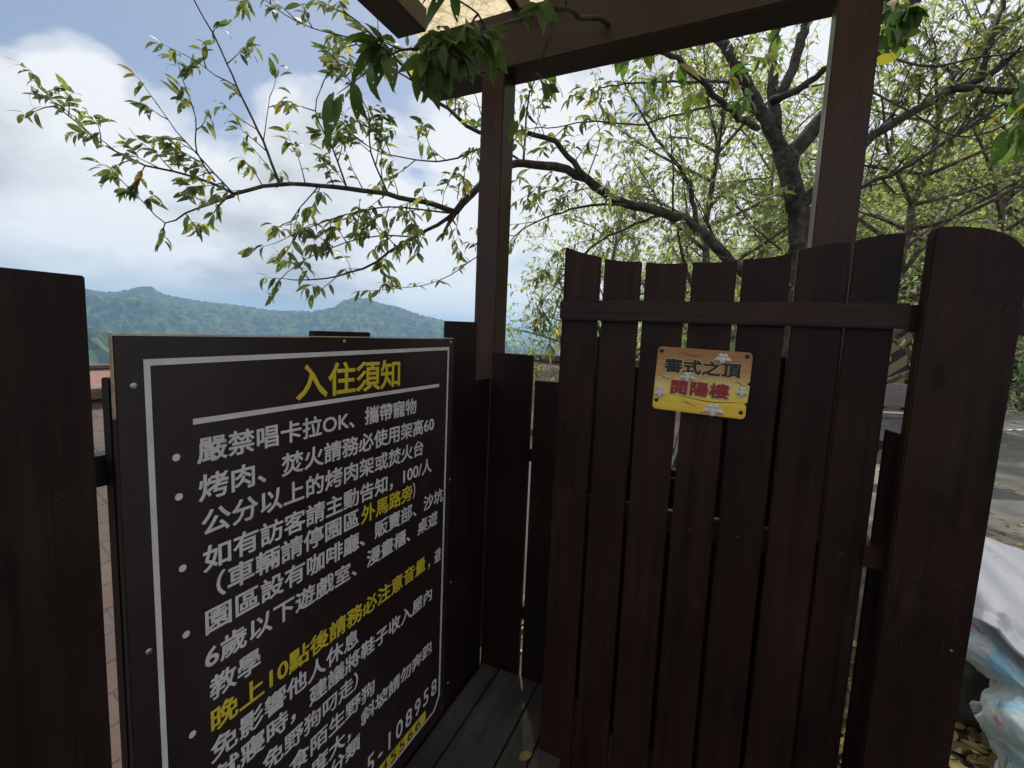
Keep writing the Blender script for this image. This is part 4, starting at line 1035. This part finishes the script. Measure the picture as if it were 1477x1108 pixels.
# ------------------------------------------------------------------ cabins below the fence
def roof_slab(name, pts, mat, parent, th=0.08):
    """pts: eave-left, eave-right, ridge-right, ridge-left (world); UV in metres, v up the slope"""
    bm = new_bm(); uv = bm.loops.layers.uv.new('UVMap')
    P4 = [Vector(p) for p in pts]; n = (P4[1]-P4[0]).cross(P4[3]-P4[0]).normalized()
    if n.z < 0: n = -n
    top = [bm.verts.new(p) for p in P4]; bot = [bm.verts.new(p-n*th) for p in P4]
    e = (P4[1]-P4[0]).normalized(); s = n.cross(e)
    if s.dot(P4[3]-P4[0]) < 0: s = -s
    fs = [bm.faces.new(top), bm.faces.new(bot[::-1])]
    for i in range(4): fs.append(bm.faces.new((top[i], bot[i], bot[(i+1) % 4], top[(i+1) % 4])))
    for f in fs:
        for l in f.loops: l[uv].uv = ((l.vert.co-P4[0]).dot(e)+20, (l.vert.co-P4[0]).dot(s)+20)
    return part(name, bm, mat, parent)
def cabin(label, mat, eave0, eave1, ridge1, ridge0, wall_drop=1.6):
    e0, e1, r1, r0 = (Vector(p) for p in (eave0, eave1, ridge1, ridge0))
    c = (e0+e1+r0+r1)/4; zg = float(ground_h(c.x, c.y))
    t = thing('cabin', label, 'cabin', (c.x, c.y, zg))
    roof_slab('roof', (e0, e1, r1, r0), mat, t)
    b0 = r0+(r0-e0)*1.0; b1 = r1+(r1-e1)*1.0
    b0.z = e0.z; b1.z = e1.z
    roof_slab('roof', (b1, b0, r0, r1), mat, t)
    bm = new_bm()
    ins = 0.12
    q = [e0.lerp(b1, ins*0.4), e1.lerp(b0, ins*0.4), b1.lerp(e0, ins*0.4), b0.lerp(e1, ins*0.4)]
    zt = min(e0.z, e1.z)-0.02; zb = min(zg, zt-1.4)-0.4
    lo = [bm.verts.new((v.x, v.y, zb)) for v in q]; hi = [bm.verts.new((v.x, v.y, zt)) for v in q]
    for i in range(4): bm.faces.new((lo[i], lo[(i+1) % 4], hi[(i+1) % 4], hi[i]))
    bm.faces.new(hi); bm.faces.new(lo)
    part('wall', bm, M_WALL, t)
    d = ((e1-e0)).normalized()
    k = new_bm(); add_box(k, -0.09, 0.09, -(r1-r0).length/2, (r1-r0).length/2, -0.03, 0.05, 0.01)
    R = Matrix(((d.y, d.x, 0), (-d.x, d.y, 0), (0, 0, 1))); R = Matrix(((-d.y, d.x, 0), (d.x, d.y, 0), (0, 0, 1)))
    for v in k.verts: v.co = R @ v.co + (r0+r1)/2 + Vector((0, 0, 0.03))
    part('ridge_cap', k, D.materials['ridge_paint'] if 'ridge_paint' in D.materials else plain('ridge_paint', (0.14, 0.09, 0.075), 0.85, 0, 0.3, 10), t)
    return t
cabin('nearest cabin, its worn grey-red shingle roof filling the gap left of the notice board', M_SHING,
      (-1.85, -0.8, ZC-1.95), (-1.85, 3.2, ZC-1.95), (-4.3, 3.2, ZC-0.62), (-4.3, -0.8, ZC-0.62))
cabin('cabin behind the left canopy post with a brown shingle roof', M_SHING,
      (-3.5, 4.3, ZC-0.95), (-0.3, 4.3, ZC-0.95), (-0.3, 6.2, ZC-0.42), (-3.5, 6.2, ZC-0.30))
cabin('farther cabin with a reddish roof, seen left of the notice board above the nearer roof', M_SHINGRED,
      (-9.0, 1.0, ZC-2.4), (-9.0, 7.0, ZC-2.4), (-12.5, 7.0, ZC-1.15), (-12.5, 1.0, ZC-1.15))
# two utility wires strung between the cabins
for k, (dz, dy) in enumerate(((0, 0.0), (-0.16, 0.1))):
    w_ = Wood(); pts = []
    a = Vector((-6.9, -3.0+dy, ZC-0.62+dz)); b = Vector((-6.2, 6.5+dy, ZC-0.55+dz))
    for i in range(21):
        f = i/20; pts.append(a.lerp(b, f)-Vector((0, 0, 0.35*4*f*(1-f))))
    w_.tube(pts, [0.008]*21, 5)
    o = w_.build('utility_wire', M_BLACK, None, a)
    tag(o, ('upper' if k == 0 else 'lower')+' of two thin black wires crossing in front of the reddish far roof', 'wire', 'wires over the cabins')

# ------------------------------------------------------------------ things beyond the gap right of the gate
bx, by = gp(1292, 7.7); z0 = -0.114
bn = thing('plank_bench', 'low grey weathered plank bench seen through the slot between gate and round-topped board', 'bench', (bx, by, z0))
bd = Vector((0.93, 0.36, 0)); Rb = Matrix(((bd.x, -bd.y, 0), (bd.y, bd.x, 0), (0, 0, 1)))
def bbox(name, x0, x1, y0, y1, z0_, z1_, mat, parent):
    bm = new_bm(); add_box(bm, x0, x1, y0, y1, z0_, z1_, 0.006)
    for v in bm.verts: v.co = Rb @ v.co + Vector((bx, by, z0))
    return part(name, bm, mat, parent)
bbox('seat', -0.9, 1.2, -0.28, 0.05, 0.80, 0.86, W_GREY, bn); bbox('backrest', -0.9, 1.2, 0.06, 0.10, 0.90, 1.20, W_GREY, bn)
bbox('front_board', -0.9, 1.2, -0.26, -0.22, 0.50, 0.79, W_GREY, bn)
for xx in (-0.8, 1.05): bbox('leg', xx, xx+0.1, -0.2, 0.05, 0.0, 0.79, W_GREY, bn); bbox('leg', xx, xx+0.08, 0.11, 0.17, 0.0, 1.15, W_GREY, bn)
px_, py_ = gp(1299, 8.6)
hp = thing('warning_post', 'post with slanting black and yellow stripes behind the grey plank bench', 'post', (px_, py_, z0))
mt, nt, b, _ = new_mat('striped_paint')
tcn = nd(nt, 'ShaderNodeTexCoord'); sp_ = nd(nt, 'ShaderNodeSeparateXYZ'); nt.links.new(tcn.outputs['Object'], sp_.inputs[0])
st_ = mth(nt, 'FRACT', mth(nt, 'MULTIPLY', mth(nt, 'ADD', sp_.outputs[2], mth(nt, 'MULTIPLY', sp_.outputs[0], -0.9)), 3.2))
setc(nt, b, ramp(nt, st_, [(0.0, (0.02, 0.018, 0.018)), (0.5, (0.30, 0.24, 0.12))], 'CONSTANT'))
bm = new_bm(); add_box(bm, px_-0.12, px_+0.12, py_-0.03, py_+0.03, z0, z0+2.35, 0.01); part('shaft', bm, mt, hp)
bm = new_bm(); add_box(bm, px_-0.16, px_+0.16, py_-0.08, py_+0.08, z0, z0+0.12, 0.01); part('foot', bm, M_CONC, hp)

# bedding heaped outside the gate
def drape(name, nx, ny, fn, mat, label, cat, th=0.012):
    bm = new_bm(); g = [[bm.verts.new(fn(i/(nx-1), j/(ny-1))) for j in range(ny)] for i in range(nx)]
    for i in range(nx-1):
        for j in range(ny-1): bm.faces.new((g[i][j], g[i+1][j], g[i+1][j+1], g[i][j+1]))
    bmesh.ops.recalc_face_normals(bm, faces=bm.faces)
    bmesh.ops.solidify(bm, geom=list(bm.faces), thickness=th)
    o = part(name, bm, mat, None, smooth=True)
    return tag(o, label, cat)
def fold(a, b, s): return (float(fbm(np.array([a*s+3.1]), np.array([b*s+7.7]), 3, 8)[0])-0.44)
HX, HY = 1.42, 2.50                                 # middle of the heap
def grid_surface(rows, nu, nv, amp, freq, seed, cre):
    """smooth cloth through a coarse grid of points, with wrinkles added along its normal"""
    cols = [smooth_n(r, nu) for r in rows]
    g = [smooth_n([c[i] for c in cols], nv) for i in range(nu)]
    out = []
    for i in range(nu):
        row = []
        for j in range(nv):
            du = g[min(i+1, nu-1)][j]-g[max(i-1, 0)][j]; dv = g[i][min(j+1, nv-1)]-g[i][max(j-1, 0)]
            n = du.cross(dv).normalized(); p = g[i][j]
            if n.y > 0: n = -n
            a = p.x*freq+p.z*freq*0.5; b = p.z*freq-p.y*freq*0.6
            w = float(fbm(np.array([a+seed]), np.array([b*0.8-seed]), 4, seed)[0])-0.47
            q = (a*0.55+b*0.9+1.8*w) % 1.0
            w2 = (1-abs(2*q-1))**3
            row.append(p+n*(amp*w*2+cre*w2))
        out.append(row)
    return out
def smooth_n(pts, n):
    q = [pts[0]*2-pts[1]]+list(pts)+[pts[-1]*2-pts[-2]]; m_ = len(pts)-1; out = []
    for k in range(n):
        f = k/(n-1)*m_; i = min(int(f), m_-1); t = f-i; a, b, c, d = q[i], q[i+1], q[i+2], q[i+3]
        out.append(0.5*((b*2)+(c-a)*t+(a*2-b*5+c*4-d)*t*t+(b*3-a-c*3+d)*t**3))
    return out
def cloth(name, rows, nu, nv, amp, freq, seed, cre, mat, label, cat, th=0.012):
    g = grid_surface([PP(*r) for r in rows], nu, nv, amp, freq, seed, cre)
    bm = new_bm(); vv = [[bm.verts.new(p) for p in r] for r in g]
    for i in range(nu-1):
        for j in range(nv-1): bm.faces.new((vv[i][j], vv[i+1][j], vv[i+1][j+1], vv[i][j+1]))
    bmesh.ops.recalc_face_normals(bm, faces=bm.faces)
    bmesh.ops.solidify(bm, geom=list(bm.faces), thickness=th)
    return tag(part(name, bm, mat, None, smooth=True), label, cat)
HX, HY = 1.45, 2.45
cloth('bedsheet', [[(1330, 752, 2.35), (1395, 770, 2.35), (1435, 784, 2.33), (1477, 800, 2.3), (1560, 830, 2.25), (1680, 880, 2.2)],
                   [(1330, 775, 2.05), (1388, 800, 2.02), (1430, 835, 2.0), (1477, 872, 1.97), (1570, 950, 1.9), (1690, 1040, 1.85)],
                   [(1335, 815, 1.86), (1386, 832, 1.84), (1430, 868, 1.82), (1477, 905, 1.80), (1570, 990, 1.75), (1690, 1090, 1.7)],
                   [(1335, 860, 1.84), (1384, 870, 1.82), (1425, 890, 1.78), (1477, 940, 1.74), (1570, 1030, 1.68), (1690, 1130, 1.62)],
                   [(1335, 878, 1.85), (1382, 886, 1.82), (1422, 904, 1.76), (1470, 955, 1.70), (1570, 1065, 1.64), (1690, 1170, 1.58)]],
      90, 60, 0.022, 6.0, 3, 0.022, M_SHEET, 'crumpled pale lavender-white bedsheet thrown over the floral quilt', 'sheet')
cloth('quilt', [[(1330, 862, 1.93), (1390, 880, 1.90), (1440, 905, 1.86), (1600, 1040, 1.80)],
                [(1335, 890, 1.90), (1390, 915, 1.80), (1450, 950, 1.74), (1600, 1070, 1.64)],
                [(1375, 935, 1.86), (1420, 955, 1.77), (1470, 985, 1.68), (1600, 1090, 1.57)],
                [(1425, 975, 1.86), (1450, 988, 1.75), (1490, 1010, 1.66), (1600, 1110, 1.54)],
                [(1412, 1000, 1.76), (1432, 1012, 1.69), (1475, 1030, 1.62), (1600, 1130, 1.52)],
                [(1408, 1030, 1.76), (1428, 1042, 1.67), (1470, 1060, 1.60), (1600, 1160, 1.52)],
                [(1430, 1070, 1.80), (1448, 1078, 1.71), (1480, 1090, 1.63), (1600, 1200, 1.54)],
                [(1436, 1130, 1.80), (1452, 1135, 1.72), (1484, 1150, 1.64), (1600, 1260, 1.56)],
                [(1440, 1190, 1.80), (1456, 1200, 1.74), (1490, 1230, 1.70), (1600, 1360, 1.62)]],
      70, 100, 0.018, 7.0, 6, 0.014, M_QUILT, 'pale blue floral quilt bunched up outside the fence under the bedsheet', 'quilt')
bc = P(1402, 968, 2.16)
bm = new_bm(); g = []
for i in range(48):
    row = []
    for j in range(28):
        a = i/48*2*pi; ph = 0.02+j/27*(pi-0.04)
        r = 1+0.5*fold(3*cos(a)+5, 3*sin(a)+3*cos(ph), 1.3)+0.06*sin(a*9+4*cos(ph))*sin(ph)
        row.append(bm.verts.new((bc.x+0.22*r*cos(a)*sin(ph), bc.y+0.20*r*sin(a)*sin(ph), max(-0.112, bc.z+0.27*r*cos(ph)))))
    g.append(row)
for i in range(48):
    for j in range(27): bm.faces.new((g[i][j], g[(i+1) % 48][j], g[(i+1) % 48][j+1], g[i][j+1]))
bm.faces.new([r[0] for r in g]); bm.faces.new([r[-1] for r in g])
tag(part('cloth_bag', bm, M_BAG, None, smooth=True), 'dark grey cloth bag slumped under the quilt beside the round-topped board', 'bag')

# ------------------------------------------------------------------ fallen leaves
random.seed(77)
lv = Leaves()
for i in range(5200):
    y = 2.0+18*random.random()**1.6; x = random.uniform(0.5, 1.2)+ (y-1.5)*random.uniform(0.0, 0.85)
    if float(fbm(np.array([x*0.9]), np.array([y*0.9]), 3, 4)[0]) < 0.36+0.12*random.random(): continue
    l = random.uniform(0.05, 0.10)
    lv.add((x, y, -0.100), (random.gauss(0, 1), random.gauss(0, 1), random.uniform(-0.05, 0.2)), l, l*random.uniform(0.3, 0.55), random.random(), random.uniform(-0.2, 0.6))
for i in range(650):
    x = random.uniform(0.45, 1.6); y = random.uniform(1.6, 2.9)
    l = random.uniform(0.05, 0.11)
    lv.add((x, y, -0.109+random.uniform(0.004, 0.02)), (random.gauss(0, 1), random.gauss(0, 1), 0.05), l, l*random.uniform(0.2, 0.5), random.choice((0, 0.05, 0.1, 0.5, 0.7, 1.0)), random.uniform(-0.2, 0.6))
for i in range(700):
    x = random.uniform(-1.0, 0.4); y = random.uniform(2.0, 4.5); l = random.uniform(0.05, 0.1)
    lv.add((x, y, -0.105), (random.gauss(0, 1), random.gauss(0, 1), 0.05), l, l*0.4, random.random(), 0.3)
tag(lv.build('fallen_leaves', M_DEAD, None), 'scatter of yellow and brown fallen leaves on road and soil outside the fence', 'leaves', kind='stuff')
lv = Leaves(); lv.add((-0.535, 1.42, 0.006), (0.3, 1, 0.05), 0.075, 0.04, 0.35, 0.4)
tag(lv.build('fallen_leaf', M_DEAD, None, (-0.535, 1.42, 0.006)), 'single tan fallen leaf on the deck at the foot of the gate', 'leaf')

# ------------------------------------------------------------------ haze
bm = new_bm(); add_box(bm, -6600, 6600, -6600, 6600, GMIN-1.0, GMAX+25, 0)
hz = part('haze', bm, None, None); tag(hz, kind='stuff')
mt = D.materials.new('haze_air'); mt.use_nodes = True; nt = mt.node_tree; nt.nodes.clear()
ho = nt.nodes.new('ShaderNodeOutputMaterial'); pv = nt.nodes.new('ShaderNodeVolumePrincipled')
pv.inputs['Color'].default_value = (0.44, 0.68, 1.0, 1); pv.inputs['Density'].default_value = 0.00040; pv.inputs['Anisotropy'].default_value = 0.1
nt.links.new(pv.outputs[0], ho.inputs['Volume'])
hz.data.materials.append(mt)
